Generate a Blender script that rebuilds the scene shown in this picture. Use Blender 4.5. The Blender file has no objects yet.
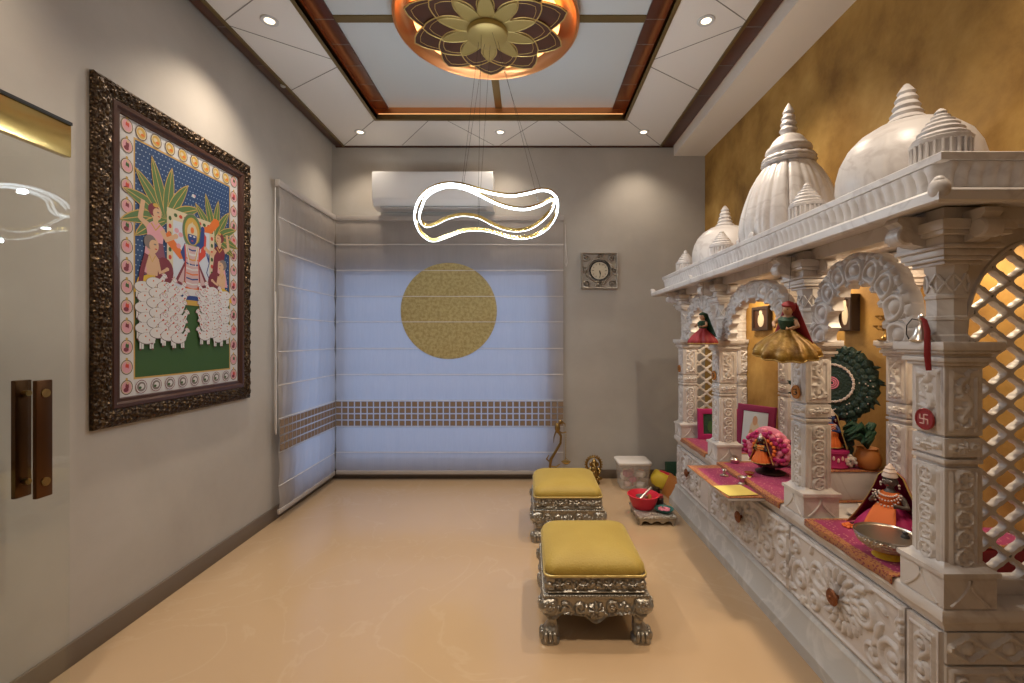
import bpy, bmesh, math, random
import numpy as np
from mathutils import Vector, Matrix
R = math.radians; PI = math.pi
rnd = random.Random(7)
sc = bpy.context.scene
COL = sc.collection
sin, cos = math.sin, math.cos

# ------------------------------------------------------------------ materials
MATS = {}
def pbr(name, col, rough=.5, metal=0., bump=None, var=None, emit=None, spec=None, coat=None):
    """bump=(scale,strength,kind)  var=(scale,colour2,contrast_lo,contrast_hi)"""
    m = bpy.data.materials.new(name); m.use_nodes = True
    nt = m.node_tree; b = nt.nodes['Principled BSDF']
    b.inputs['Base Color'].default_value = (*col, 1)
    b.inputs['Roughness'].default_value = rough
    b.inputs['Metallic'].default_value = metal
    if spec is not None: b.inputs['Specular IOR Level'].default_value = spec
    if coat: b.inputs['Coat Weight'].default_value = coat; b.inputs['Coat Roughness'].default_value = .05
    if emit:
        b.inputs['Emission Color'].default_value = (*emit[0], 1)
        b.inputs['Emission Strength'].default_value = emit[1]
    tc = None
    if bump or var:
        tc = nt.nodes.new('ShaderNodeTexCoord')
    if var:
        n = nt.nodes.new('ShaderNodeTexNoise'); n.inputs['Scale'].default_value = var[0]
        n.inputs['Detail'].default_value = 8; n.inputs['Roughness'].default_value = .6
        r = nt.nodes.new('ShaderNodeValToRGB')
        r.color_ramp.elements[0].position = var[2]; r.color_ramp.elements[1].position = var[3]
        r.color_ramp.elements[0].color = (*col, 1); r.color_ramp.elements[1].color = (*var[1], 1)
        nt.links.new(tc.outputs['Object'], n.inputs['Vector'])
        nt.links.new(n.outputs['Fac'], r.inputs['Fac'])
        nt.links.new(r.outputs['Color'], b.inputs['Base Color'])
    if bump:
        k = bump[2] if len(bump) > 2 else 'noise'
        if k == 'voronoi':
            n = nt.nodes.new('ShaderNodeTexVoronoi'); out = 'Distance'
        else:
            n = nt.nodes.new('ShaderNodeTexNoise'); n.inputs['Detail'].default_value = 6; out = 'Fac'
        n.inputs['Scale'].default_value = bump[0]
        bp = nt.nodes.new('ShaderNodeBump'); bp.inputs['Strength'].default_value = bump[1]
        bp.inputs['Distance'].default_value = .01
        nt.links.new(tc.outputs['Object'], n.inputs['Vector'])
        nt.links.new(n.outputs[out], bp.inputs['Height'])
        nt.links.new(bp.outputs['Normal'], b.inputs['Normal'])
    MATS[name] = m
    return m

def emis(name, col, strength):
    m = bpy.data.materials.new(name); m.use_nodes = True
    nt = m.node_tree; nt.nodes.clear()
    o = nt.nodes.new('ShaderNodeOutputMaterial'); e = nt.nodes.new('ShaderNodeEmission')
    e.inputs['Color'].default_value = (*col, 1); e.inputs['Strength'].default_value = strength
    nt.links.new(e.outputs[0], o.inputs[0]); MATS[name] = m
    return m

def glass(name, tint=(.97, .99, .98), ior=1.45):
    m = bpy.data.materials.new(name); m.use_nodes = True
    nt = m.node_tree; nt.nodes.clear(); N = nt.nodes.new
    o = N('ShaderNodeOutputMaterial'); t = N('ShaderNodeBsdfTransparent'); g = N('ShaderNodeBsdfGlossy')
    t.inputs['Color'].default_value = (*tint, 1); g.inputs['Roughness'].default_value = .01
    lw = N('ShaderNodeLayerWeight'); lw.inputs['Blend'].default_value = .5
    pw5 = N('ShaderNodeMath'); pw5.operation = 'POWER'; pw5.inputs[1].default_value = 4.5
    f = N('ShaderNodeMath'); f.operation = 'MULTIPLY_ADD'; f.inputs[1].default_value = .9; f.inputs[2].default_value = .045
    nt.links.new(lw.outputs['Facing'], pw5.inputs[0]); nt.links.new(pw5.outputs[0], f.inputs[0])
    x = N('ShaderNodeMixShader')
    nt.links.new(f.outputs[0], x.inputs[0]); nt.links.new(t.outputs[0], x.inputs[1])
    nt.links.new(g.outputs[0], x.inputs[2]); nt.links.new(x.outputs[0], o.inputs[0])
    MATS[name] = m; return m

def cloth_lace(name, base, gold, scale=60, thr=.25):
    """printed fabric: little gold rings scattered on a coloured ground"""
    m = pbr(name, base, .75); nt = m.node_tree; N = nt.nodes.new; b = nt.nodes['Principled BSDF']
    tc = N('ShaderNodeTexCoord'); v = N('ShaderNodeTexVoronoi'); v.inputs['Scale'].default_value = scale
    r = N('ShaderNodeValToRGB'); e = r.color_ramp.elements
    e[0].position = thr; e[0].color = (*gold, 1); e[1].position = thr + .08; e[1].color = (*base, 1)
    nt.links.new(tc.outputs['Object'], v.inputs['Vector']); nt.links.new(v.outputs['Distance'], r.inputs['Fac'])
    nt.links.new(r.outputs['Color'], b.inputs['Base Color'])
    b.inputs['Sheen Weight'].default_value = .2
    return m

def marble(name, base, vein, scale, rough, v0, v1, warm=None, vv=.6, coat=0):
    m = pbr(name, base, rough); nt = m.node_tree; N = nt.nodes.new; b = nt.nodes['Principled BSDF']
    tc = N('ShaderNodeTexCoord')
    n1 = N('ShaderNodeTexNoise'); n1.inputs['Scale'].default_value = scale; n1.inputs['Detail'].default_value = 10
    n1.inputs['Distortion'].default_value = 1.6
    # thin veins where the noise crosses one half
    s = N('ShaderNodeMath'); s.operation = 'SUBTRACT'; s.inputs[1].default_value = .5
    a = N('ShaderNodeMath'); a.operation = 'ABSOLUTE'
    r = N('ShaderNodeValToRGB'); r.color_ramp.elements[0].position = v0; r.color_ramp.elements[1].position = v1
    r.color_ramp.elements[0].color = (vv, vv, vv, 1); r.color_ramp.elements[1].color = (0, 0, 0, 1)
    mx = N('ShaderNodeMix'); mx.data_type = 'RGBA'
    n2 = N('ShaderNodeTexNoise'); n2.inputs['Scale'].default_value = scale * .7; n2.inputs['Detail'].default_value = 7
    r2 = N('ShaderNodeValToRGB'); r2.color_ramp.elements[0].position = .38; r2.color_ramp.elements[1].position = .66
    r2.color_ramp.elements[0].color = (*base, 1); r2.color_ramp.elements[1].color = (*(warm or base), 1)
    L = nt.links.new
    L(tc.outputs['Object'], n1.inputs['Vector']); L(tc.outputs['Object'], n2.inputs['Vector'])
    L(n1.outputs['Fac'], s.inputs[0]); L(s.outputs[0], a.inputs[0]); L(a.outputs[0], r.inputs['Fac'])
    L(n2.outputs['Fac'], r2.inputs['Fac']); L(r.outputs['Color'], mx.inputs[0])
    L(r2.outputs['Color'], mx.inputs[6]); mx.inputs[7].default_value = (*vein, 1)
    L(mx.outputs[2], b.inputs['Base Color'])
    if coat: b.inputs['Coat Weight'].default_value = coat; b.inputs['Coat Roughness'].default_value = .12
    return m

def plaster(name, c1, c2, c3, scale, bump, rough=.85):
    m = pbr(name, c1, rough); nt = m.node_tree; N = nt.nodes.new; b = nt.nodes['Principled BSDF']; L = nt.links.new
    tc = N('ShaderNodeTexCoord'); n = N('ShaderNodeTexNoise'); n.inputs['Scale'].default_value = scale
    n.inputs['Detail'].default_value = 9; n.inputs['Roughness'].default_value = .62; n.inputs['Distortion'].default_value = .25
    r = N('ShaderNodeValToRGB'); e = r.color_ramp.elements
    e[0].position = .3; e[0].color = (*c2, 1); e[1].position = .7; e[1].color = (*c3, 1)
    k = e.new(.5); k.color = (*c1, 1)
    bp = N('ShaderNodeBump'); bp.inputs['Strength'].default_value = bump; bp.inputs['Distance'].default_value = .01
    n2 = N('ShaderNodeTexNoise'); n2.inputs['Scale'].default_value = scale * 4; n2.inputs['Detail'].default_value = 8
    L(tc.outputs['Object'], n.inputs['Vector']); L(tc.outputs['Object'], n2.inputs['Vector'])
    L(n.outputs['Fac'], r.inputs['Fac']); L(r.outputs['Color'], b.inputs['Base Color'])
    L(n2.outputs['Fac'], bp.inputs['Height']); L(bp.outputs['Normal'], b.inputs['Normal'])
    return m

def blind_fabric(name, col):
    m = bpy.data.materials.new(name); m.use_nodes = True
    nt = m.node_tree; nt.nodes.clear(); N = nt.nodes.new; L = nt.links.new
    o = N('ShaderNodeOutputMaterial'); d = N('ShaderNodeBsdfDiffuse'); t = N('ShaderNodeBsdfTranslucent')
    p = N('ShaderNodeBsdfTransparent'); x = N('ShaderNodeMixShader'); y = N('ShaderNodeMixShader')
    tc = N('ShaderNodeTexCoord'); mp = N('ShaderNodeMapping'); mp.inputs['Scale'].default_value = (60, 60, 1.2)
    n = N('ShaderNodeTexNoise'); n.inputs['Scale'].default_value = 2.; n.inputs['Detail'].default_value = 5
    r = N('ShaderNodeValToRGB'); r.color_ramp.elements[0].position = .3; r.color_ramp.elements[1].position = .75
    r.color_ramp.elements[0].color = (*[c * .86 for c in col], 1); r.color_ramp.elements[1].color = (*col, 1)
    L(tc.outputs['Object'], mp.inputs['Vector']); L(mp.outputs[0], n.inputs['Vector']); L(n.outputs['Fac'], r.inputs['Fac'])
    L(r.outputs['Color'], d.inputs['Color']); t.inputs['Color'].default_value = (.62, .64, .68, 1)
    x.inputs[0].default_value = .55; y.inputs[0].default_value = .05
    L(d.outputs[0], x.inputs[1]); L(t.outputs[0], x.inputs[2])
    L(x.outputs[0], y.inputs[1]); L(p.outputs[0], y.inputs[2]); L(y.outputs[0], o.inputs[0])
    MATS[name] = m; return m

# ------------------------------------------------------------------ mesh builder
def rot_to(d):
    return Vector((0, 0, 1)).rotation_difference(Vector(d).normalized()).to_matrix().to_4x4()

class MB:
    def __init__(s): s.v = []; s.f = []; s.mi = []; s.cur = 0; s.T = None
    def add(s, vs, fs, mi=None):
        o = len(s.v)
        if s.T is not None: vs = [tuple(s.T @ Vector(p)) for p in vs]
        s.v += [tuple(p) for p in vs]; s.f += [tuple(i + o for i in f) for f in fs]
        s.mi += [s.cur if mi is None else mi] * len(fs)
        return s
    def box(s, x0, x1, y0, y1, z0, z1, bev=0.):
        bm = bmesh.new(); bmesh.ops.create_cube(bm, size=1)
        for v in bm.verts:
            v.co = Vector(((x0 + x1) / 2 + v.co.x * (x1 - x0), (y0 + y1) / 2 + v.co.y * (y1 - y0), (z0 + z1) / 2 + v.co.z * (z1 - z0)))
        if bev: bmesh.ops.bevel(bm, geom=list(bm.edges), offset=bev, segments=2, affect='EDGES', profile=.5)
        bm.verts.index_update()
        s.add([v.co[:] for v in bm.verts], [[v.index for v in f.verts] for f in bm.faces]); bm.free(); return s
    def lathe(s, prof, n=32, c=(0, 0, 0), axis=None, rf=None, ph=0.):
        M = Matrix.Translation(c) @ (rot_to(axis) if axis is not None else Matrix())
        vs = []; fs = []
        for r, z in prof:
            for k in range(n):
                a = ph + 2 * PI * k / n; rr = r * (rf(a, r, z) if rf else 1)
                vs.append(tuple(M @ Vector((rr * cos(a), rr * sin(a), z))))
        for i in range(len(prof) - 1):
            for k in range(n):
                k2 = (k + 1) % n; fs.append((i * n + k, i * n + k2, (i + 1) * n + k2, (i + 1) * n + k))
        if prof[0][0] > 1e-5: fs.append(tuple(reversed(range(n))))
        if prof[-1][0] > 1e-5: fs.append(tuple(range((len(prof) - 1) * n, len(prof) * n)))
        return s.add(vs, fs)
    def sphere(s, c, r, nu=16, nv=10, f=None):
        if not hasattr(r, '__len__'): r = (r, r, r)
        vs = []; fs = []
        for j in range(nv + 1):
            th = PI * j / nv
            for i in range(nu):
                a = 2 * PI * i / nu; d = (sin(th) * cos(a), sin(th) * sin(a), cos(th)); k = f(d) if f else 1
                vs.append((c[0] + r[0] * d[0] * k, c[1] + r[1] * d[1] * k, c[2] + r[2] * d[2] * k))
        for j in range(nv):
            for i in range(nu):
                i2 = (i + 1) % nu; fs.append((j * nu + i, (j + 1) * nu + i, (j + 1) * nu + i2, j * nu + i2))
        return s.add(vs, fs)
    def tube(s, pts, r, n=8, closed=False, flat=None):
        P = [Vector(p) for p in pts]; m = len(P)
        rad = r if hasattr(r, '__len__') else [r] * m
        vs = []; fs = []; up = None
        for i in range(m):
            a = P[(i - 1) % m] if (closed or i > 0) else P[i]; b = P[(i + 1) % m] if (closed or i < m - 1) else P[i]
            t = (b - a); t = t.normalized() if t.length > 1e-9 else Vector((0, 0, 1))
            if up is None: up = Vector((0, 0, 1)) if abs(t.z) < .9 else Vector((1, 0, 0))
            u = up - t * up.dot(t); u = u.normalized() if u.length > 1e-6 else t.orthogonal().normalized(); up = u
            w = t.cross(u)
            for k in range(n):
                an = 2 * PI * k / n
                q = P[i] + (u * cos(an) * (flat or 1) + w * sin(an)) * rad[i]; vs.append(tuple(q))
        for i in range(m if closed else m - 1):
            i2 = (i + 1) % m
            for k in range(n):
                k2 = (k + 1) % n; fs.append((i * n + k, i * n + k2, i2 * n + k2, i2 * n + k))
        if not closed: fs.append(tuple(reversed(range(n)))); fs.append(tuple(range((m - 1) * n, m * n)))
        return s.add(vs, fs)
    def grid(s, nu, nv, f, mi=None, flip=False):
        vs = [f(i / nu, j / nv) for j in range(nv + 1) for i in range(nu + 1)]; W = nu + 1
        fs = [(j * W + i, j * W + i + 1, (j + 1) * W + i + 1, (j + 1) * W + i) for j in range(nv) for i in range(nu)]
        if flip: fs = [tuple(reversed(q)) for q in fs]
        if callable(mi):
            o = len(s.v); s.add(vs, fs); k = len(s.mi) - len(fs)
            for idx in range(len(fs)):
                s.mi[k + idx] = mi(((idx % nu) + .5) / nu, ((idx // nu) + .5) / nv)
            return s
        return s.add(vs, fs, mi)
    def prism(s, pts, h0, h1, to):
        n = len(pts); vs = [to(u, v, h0) for u, v in pts] + [to(u, v, h1) for u, v in pts]
        fs = [tuple(reversed(range(n))), tuple(range(n, 2 * n))] + [(i, (i + 1) % n, n + (i + 1) % n, n + i) for i in range(n)]
        return s.add(vs, fs)
    def loft(s, rings, cap=True, closed=True):
        n = len(rings[0]); vs = [p for r in rings for p in r]; fs = []
        for i in range(len(rings) - 1):
            for k in range(n if closed else n - 1):
                k2 = (k + 1) % n; fs.append((i * n + k, i * n + k2, (i + 1) * n + k2, (i + 1) * n + k))
        if cap: fs.append(tuple(reversed(range(n)))); fs.append(tuple(range((len(rings) - 1) * n, len(rings) * n)))
        return s.add(vs, fs)
    def build(s, name, mats, parent=None, sharp=38, kind=None, flat=False, recalc=True):
        me = bpy.data.meshes.new(name)
        V = np.array(s.v, dtype=float)
        lo, hi = V.min(0), V.max(0)
        base = Vector((0, 0, 0)); p = parent
        while p is not None: base += p.location; p = p.parent
        org = Vector(((lo[0] + hi[0]) / 2, (lo[1] + hi[1]) / 2, lo[2]))
        V = V - np.array(org)
        me.from_pydata([tuple(q) for q in V], [], s.f)
        if not isinstance(mats, (list, tuple)): mats = [mats]
        for m in mats: me.materials.append(MATS[m] if isinstance(m, str) else m)
        me.polygons.foreach_set('material_index', s.mi)
        if recalc:
            bm = bmesh.new(); bm.from_mesh(me)
            bmesh.ops.remove_doubles(bm, verts=bm.verts, dist=1e-6)
            bmesh.ops.recalc_face_normals(bm, faces=bm.faces); bm.to_mesh(me); bm.free()
        if not flat:
            me.polygons.foreach_set('use_smooth', [True] * len(me.polygons))
            me.set_sharp_from_angle(angle=R(sharp))
        me.update()
        o = bpy.data.objects.new(name, me); COL.objects.link(o)
        if parent: o.parent = parent; o.location = org - base
        else: o.location = org
        if kind: o['kind'] = kind
        return o

def thing(name, label, cat, loc=(0, 0, 0), group=None):
    o = bpy.data.objects.new(name, None); COL.objects.link(o); o.location = loc
    o.empty_display_size = .05
    o['label'] = label; o['category'] = cat
    if group: o['group'] = group
    return o
def tag(o, label, cat, group=None):
    o['label'] = label; o['category'] = cat
    if group: o['group'] = group
    return o
def copy_tree(o, parent=None):
    c = o.copy(); COL.objects.link(c)
    if parent: c.parent = parent
    for ch in list(o.children): copy_tree(ch, c)
    return c
def struct(mb, name, mats, **k): return mb.build(name, mats, kind='structure', **k)

def rrect(a, b, r, n=5, z=0., cx=0., cy=0.):
    out = []
    for sx, sy, a0 in ((1, 1, 0), (-1, 1, 90), (-1, -1, 180), (1, -1, 270)):
        for k in range(n + 1):
            t = R(a0 + 90 * k / n); out.append((cx + sx * (a - r) + r * cos(t), cy + sy * (b - r) + r * sin(t), z))
    return out

# relief fields: strokes are (u, v, radius, height) domes; height field = max over them
def scroll(cu, cv, r0, a0, turns, w, h=1., d=1, n=46, grow=0.):
    out = []
    for i in range(n):
        t = i / (n - 1); r = r0 * (1 - .86 * t); a = a0 + d * turns * 2 * PI * t
        out.append((cu + r * cos(a), cv + r * sin(a), w * (.6 + .4 * (1 - t) + grow * t), h))
    out.append((cu, cv, w * 1.25, h * 1.1)); return out
def leaf(u, v, a, L, w, h=1., n=9):
    return [(u + L * t * cos(a + .5 * t), v + L * t * sin(a + .5 * t), max(.001, w * sin(PI * (.1 + .88 * t))), h) for t in [i / (n - 1) for i in range(n)]]
def rosette(u, v, r, n, w, h=1.):
    out = [(u, v, r * .34, h * 1.2)]
    for k in range(n):
        a = 2 * PI * k / n; out += leaf(u + r * .3 * cos(a), v + r * .3 * sin(a), a - .2, r * .7, w, h, 6)
    return out
def stroke(p, q, w, h=1., n=12):
    return [(p[0] + (q[0] - p[0]) * i / (n - 1), p[1] + (q[1] - p[1]) * i / (n - 1), w, h) for i in range(n)]
def field(U, V, S):
    H = np.zeros_like(U)
    for u, v, r, h in S:
        d2 = (U - u) ** 2 + (V - v) ** 2
        H = np.maximum(H, h * np.sqrt(np.clip(1 - d2 / (r * r), 0, 1)))
    return H
def relief(mb, w, h, S, depth, to, nu, nv, mask=None):
    us = np.linspace(0, w, nu + 1); vs = np.linspace(0, h, nv + 1)
    U, V = np.meshgrid(us, vs); H = field(U, V, S) * depth
    H[0, :] = H[-1, :] = 0; H[:, 0] = H[:, -1] = 0
    mb.grid(nu, nv, lambda a, b: to(a * w, b * h, H[int(round(b * nv)), int(round(a * nu))]))

# ------------------------------------------------------------------ colours
marble('white_marble', (.66, .63, .61), (.42, .37, .35), 3.2, .40, .0, .045, (.56, .515, .495), .45)
marble('grey_marble', (.50, .49, .475), (.66, .64, .62), 3.5, .35, .0, .05, (.42, .41, .40), .5)
marble('floor_marble', (.51, .35, .20), (.60, .46, .31), 1.3, .20, .0, .012, (.475, .325, .19), .22, coat=.5)
plaster('stucco', (.43, .395, .35), (.39, .355, .315), (.47, .435, .39), 1.6, .06)
plaster('gold_plaster', (.39, .215, .045), (.20, .095, .014), (.53, .325, .09), 3.0, .45, .65)
pbr('ceiling_white', (.72, .70, .68), .8)
pbr('soffit_white', (.80, .74, .66), .8)
pbr('recess_grey', (.52, .565, .59), .5)
pbr('groove', (.22, .21, .20), .9)
pbr('dark_wood', (.085, .028, .014), .35, var=(6, (.045, .018, .010), .35, .7))
pbr('red_wood', (.085, .022, .010), .35, var=(9, (.06, .016, .008), .35, .7))
pbr('copper', (.78, .36, .15), .30, 1.)
pbr('gold_trim', (.50, .36, .15), .35, 1.)
pbr('olive_trim', (.22, .16, .07), .4, .8)
pbr('baseboard_brown', (.14, .105, .075), .4)
pbr('gold_leaf', (.62, .47, .17), .45, .6)
pbr('pale_gold', (.44, .34, .12), .4, .5)
pbr('brass', (.34, .22, .075), .34, 1., bump=(60, .4))
pbr('brass_plain', (.70, .50, .17), .22, 1.)
pbr('bronze_handle', (.10, .045, .018), .3, .9)
pbr('black', (.012, .011, .011), .5)
pbr('knob_copper', (.26, .10, .045), .45, .8, bump=(120, .5))
pbr('silver_carved', (.36, .33, .28), .34, .85, bump=(70, .3, 'voronoi'))
pbr('silver_dark', (.20, .185, .155), .42, 1., bump=(70, .7, 'voronoi'))
pbr('silver_bright', (.62, .59, .54), .28, 1.)
pbr('silver_engraved', (.55, .50, .43), .35, 1., bump=(130, .9, 'voronoi'))
pbr('white_plastic', (.78, .78, .78), .35)
pbr('white_grey', (.55, .56, .57), .45)
pbr('velvet_yellow', (.36, .235, .03), .6, bump=(140, .25), var=(5, (.42, .29, .05), .3, .7))
MATS['velvet_yellow'].node_tree.nodes['Principled BSDF'].inputs['Sheen Weight'].default_value = .45
MATS['velvet_yellow'].node_tree.nodes['Principled BSDF'].inputs['Sheen Tint'].default_value = (1, .82, .35, 1)
pbr('frame_bronze', (.045, .026, .014), .4, .7, bump=(70, 1., 'voronoi'), var=(70, (.16, .105, .05), .5, .68))
pbr('frame_brown', (.055, .022, .014), .35)
pbr('clear_steel', (.5, .5, .5), .3, 1.)
glass('door_glass'); glass('window_glass', (.95, .97, 1.)); pbr('plastic_clear', (.85, .80, .74), .25)
MATS['plastic_clear'].node_tree.nodes['Principled BSDF'].inputs['Alpha'].default_value = .22
blind_fabric('blind_weave', (.58, .50, .44))
blind_fabric('blind_band', (.60, .55, .50))
pbr('band_brown', (.25, .17, .105), .85)
pbr('circle_gold', (.50, .40, .17), .55, .25, bump=(230, .5), var=(40, (.36, .27, .10), .42, .62))
pbr('batten_white', (.66, .62, .58), .7)
pbr('frame_dark', (.03, .03, .035), .5)
emis('led_white', (.82, .92, 1.), 6.)
emis('led_warm', (1., .48, .17), 1.5)
emis('led_copper', (1., .42, .13), 3.4)
emis('lamp_warm', (1., .82, .58), 3.)
cloth_lace('magenta_cloth', (.33, .008, .10), (.62, .25, .22), 75, .19)
pbr('magenta', (.40, .012, .12), .7); pbr('dark_magenta', (.20, .008, .06), .7)
cloth_lace('gold_border', (.44, .17, .045), (.22, .015, .03), 110, .34)
pbr('orange', (.75, .17, .03), .65); pbr('deep_red', (.27, .015, .02), .6); pbr('red_plastic', (.62, .02, .045), .4)
pbr('teal', (.02, .14, .13), .4); pbr('green_dark', (.015, .06, .03), .6, bump=(60, .6)); pbr('leaf_green', (.05, .13, .035), .7)
pbr('feather_green', (.008, .030, .020), .45, bump=(90, .8)); pbr('feather_teal', (.035, .10, .085), .5, bump=(90, .6))
pbr('pearl', (.70, .58, .52), .35); pbr('pink', (.72, .22, .30), .6); pbr('pale_pink', (.78, .52, .48), .6)
pbr('skin', (.50, .28, .16), .5); pbr('blue_skin', (.03, .06, .20), .5); pbr('idol_black', (.02, .018, .02), .35); pbr('idol_grey', (.12, .105, .095), .4)
pbr('silver_clock', (.46, .415, .36), .34, .75)
pbr('yellow', (.80, .56, .04), .6); pbr('yellow_paper', (.82, .66, .16), .7)
pbr('board_orange', (.42, .15, .03), .6); pbr('medal_orange', (.50, .20, .04), .45, .3); pbr('medal_red', (.28, .02, .02), .4)
pbr('gold_silk', (.30, .17, .02), .45, .3, bump=(40, .6), var=(25, (.16, .07, .01), .4, .7)); pbr('shell_white', (.75, .70, .65), .5)
pbr('picture_cream', (.55, .48, .36), .6); pbr('wood_black', (.03, .016, .012), .4)
pbr('fabric_solid', (.40, .36, .33), .85)
# ------------------------------------------------------------------ camera, world
cam_d = bpy.data.cameras.new('camera'); cam = bpy.data.objects.new('camera', cam_d); COL.objects.link(cam)
cam.location = (0, 0, 1.2); cam.rotation_euler = (R(90), 0, 0)
cam_d.sensor_width = 36; cam_d.lens = 455 / 1024 * 36
cam_d.shift_x = -16 / 1024; cam_d.shift_y = -3.5 / 1024; cam_d.clip_start = .02
sc.camera = cam
w = bpy.data.worlds.new('sky'); sc.world = w; w.use_nodes = True
bg = w.node_tree.nodes['Background']; bg.inputs['Color'].default_value = (.41, .55, .82, 1); bg.inputs['Strength'].default_value = .84
vs_ = sc.view_settings
vs_.view_transform = 'Standard'; vs_.look = 'None'; vs_.gamma = 1; vs_.use_curve_mapping = False; vs_.exposure = 0.5

XL, XR, YB, YF, ZC, ZS = -1.68, 1.517, 3.90, -2.2, 2.84, 2.76
# ------------------------------------------------------------------ shell
struct(MB().box(XL - .1, XR + .1, YF - .1, YB + .1, -.08, 0), 'floor', 'floor_marble')
# back wall with its window opening, left wall with the corner window
def wall_with_hole(a0, a1, z0, z1, h0, h1, hz0, hz1, put):
    mb = MB()
    for u0, u1, v0, v1 in ((a0, h0, z0, z1), (h1, a1, z0, z1), (h0, h1, z0, hz0), (h0, h1, hz1, z1)):
        if u1 - u0 > 1e-4 and v1 - v0 > 1e-4: put(mb, u0, u1, v0, v1)
    return mb
WB = (-1.655, .215, .10, 1.80); WL = (3.12, 3.88, .10, 1.79)
struct(wall_with_hole(XL - .1, XR + .1, 0, 3.05, WB[0], WB[1], WB[2], WB[3], lambda m, a, b, c, d: m.box(a, b, YB, YB + .1, c, d)), 'wall_back', 'stucco')
struct(wall_with_hole(YF, YB, 0, 3.05, WL[0], WL[1], WL[2], WL[3], lambda m, a, b, c, d: m.box(XL - .1, XL, a, b, c, d)), 'wall_left', 'stucco')
struct(MB().box(XR, XR + .1, YF, YB, 0, 3.05), 'wall_right', 'gold_plaster')
struct(MB().box(XL - .1, XR + .1, YF - .1, YF, 0, 3.05), 'wall_front', 'stucco')
def window(n, mk, glassmk):
    f = MB(); mk(f); o = struct(f, 'window_%d' % n, 'frame_dark')
    g = MB(); glassmk(g); g.build('pane', 'window_glass', o)
def wb(f):
    x0, x1, z0, z1 = WB; t = .05
    f.box(x0, x1, YB + .03, YB + .08, z0, z0 + t); f.box(x0, x1, YB + .03, YB + .08, z1 - t, z1)
    for x in (x0, x1 - t): f.box(x, x + t, YB + .031, YB + .079, z0 + t, z1 - t)
window(1, wb, lambda g: g.box(WB[0] + .04, WB[1] - .04, YB + .052, YB + .058, WB[2] + .04, WB[3] - .04))
def wl(f):
    y0, y1, z0, z1 = WL; t = .05
    f.box(XL - .08, XL - .03, y0, y1, z0, z0 + t); f.box(XL - .08, XL - .03, y0, y1, z1 - t, z1)
    for y in (y0, y1 - t): f.box(XL - .079, XL - .031, y, y + t, z0 + t, z1 - t)
window(2, wl, lambda g: g.box(XL - .058, XL - .052, WL[0] + .04, WL[1] - .04, WL[2] + .04, WL[3] - .04))
# baseboards
struct(MB().box(XL, XL + .014, YF, YB, 0, .085, .003), 'baseboard_left', 'baseboard_brown')
struct(MB().box(XL + .014, XR, YB - .014, YB, 0, .075, .003), 'baseboard_back', 'baseboard_brown')
struct(MB().box(XR - .014, XR, YF, YB - .014, 0, .085, .003), 'baseboard_right', 'baseboard_brown')

# ------------------------------------------------------------------ ceiling
OX0, OX1, OY0, OY1 = -1.15, .74, 1.505, 3.415
PX0, PX1 = -1.565, 1.125            # white panel between the dark strips
ZR = 2.93
c = MB()
for x0, x1, y0, y1 in ((PX0, OX0, YF, YB - .02), (OX1, PX1, YF, YB - .02), (OX0, OX1, YF, OY0), (OX0, OX1, OY1, YB - .02)):
    c.box(x0, x1, y0, y1, ZC, ZC + .03)
c.box(XL, XR, YF, YB, 3.0, 3.05)
struct(c, 'ceiling', 'ceiling_white')
struct(MB().box(OX0 - .12, OX1 + .12, OY0 - .12, OY1 + .12, ZR, ZR + .04), 'ceiling_recess', 'recess_grey')
s = MB(); s.box(1.25, XR, YF, YB, ZS, ZS + .02); s.box(1.25, 1.262, YF, YB, ZS + .02, 3.0)
struct(s, 'ceiling_soffit', 'soffit_white')
# copper lined recess, gold lip, wooden bands
t = MB()
t.box(OX0 - .012, OX0, OY0 - .012, OY1 + .012, ZC + .03, ZR); t.box(OX1, OX1 + .012, OY0 - .012, OY1 + .012, ZC + .03, ZR)
t.box(OX0, OX1, OY1, OY1 + .012, ZC + .03, ZR); t.box(OX0, OX1, OY0 - .012, OY0, ZC + .03, ZR)
struct(t, 'trim_1', 'copper')
t = MB()
def frame_strip(mb, x0, x1, y0, y1, wdt, z0, z1, bev=0):
    mb.box(x0, x0 + wdt, y0, y1, z0, z1, bev); mb.box(x1 - wdt, x1, y0, y1, z0, z1, bev)
    mb.box(x0 + wdt, x1 - wdt, y0, y0 + wdt, z0, z1, bev); mb.box(x0 + wdt, x1 - wdt, y1 - wdt, y1, z0, z1, bev)
frame_strip(t, OX0, OX1, OY0, OY1, .022, ZC - .012, ZC + .030, .002)
struct(t, 'trim_2', 'olive_trim')
def wood_band(n, x0, x1, y0, y1, z0, z1, mat, pitch, axis_y=True):
    o = struct(MB().box(x0, x1, y0, y1, z0, z1, .002), 'trim_%d' % n, mat)
    g = MB(); y = y0 + pitch * .5
    while y < y1:
        g.box(x0 + .001, x1 - .001, y, y + .004, z0 - .0008, z0 + .002); y += pitch
    g.build('joint_line', 'groove', o)
wood_band(3, OX0, OX0 + .105, OY0, OY1, ZR - .012, ZR, 'red_wood', .21)
wood_band(4, OX1 - .105, OX1, OY0, OY1, ZR - .012, ZR, 'red_wood', .21)
# dark strips along both sides and a thin one standing in for the shadow gap at the back
wood_band(5, -1.642, PX0 - .016, YF, YB - .02, ZC - .004, ZC + .016, 'dark_wood', .34)
wood_band(6, PX1 + .016, 1.238, YF, YB - .02, ZC - .004, ZC + .016, 'red_wood', .34)
g = MB(); g.box(PX0 - .016, PX0, YF, YB - .02, ZC - .012, ZC + .02); g.box(PX1, PX1 + .016, YF, YB - .02, ZC - .012, ZC + .02)
struct(g, 'trim_7', 'olive_trim')
struct(MB().box(-1.642, 1.238, YB - .02, YB - .002, ZC - .01, ZC + .02), 'trim_8', 'dark_wood')  # dark colour plays the shade of the narrow gap
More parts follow.
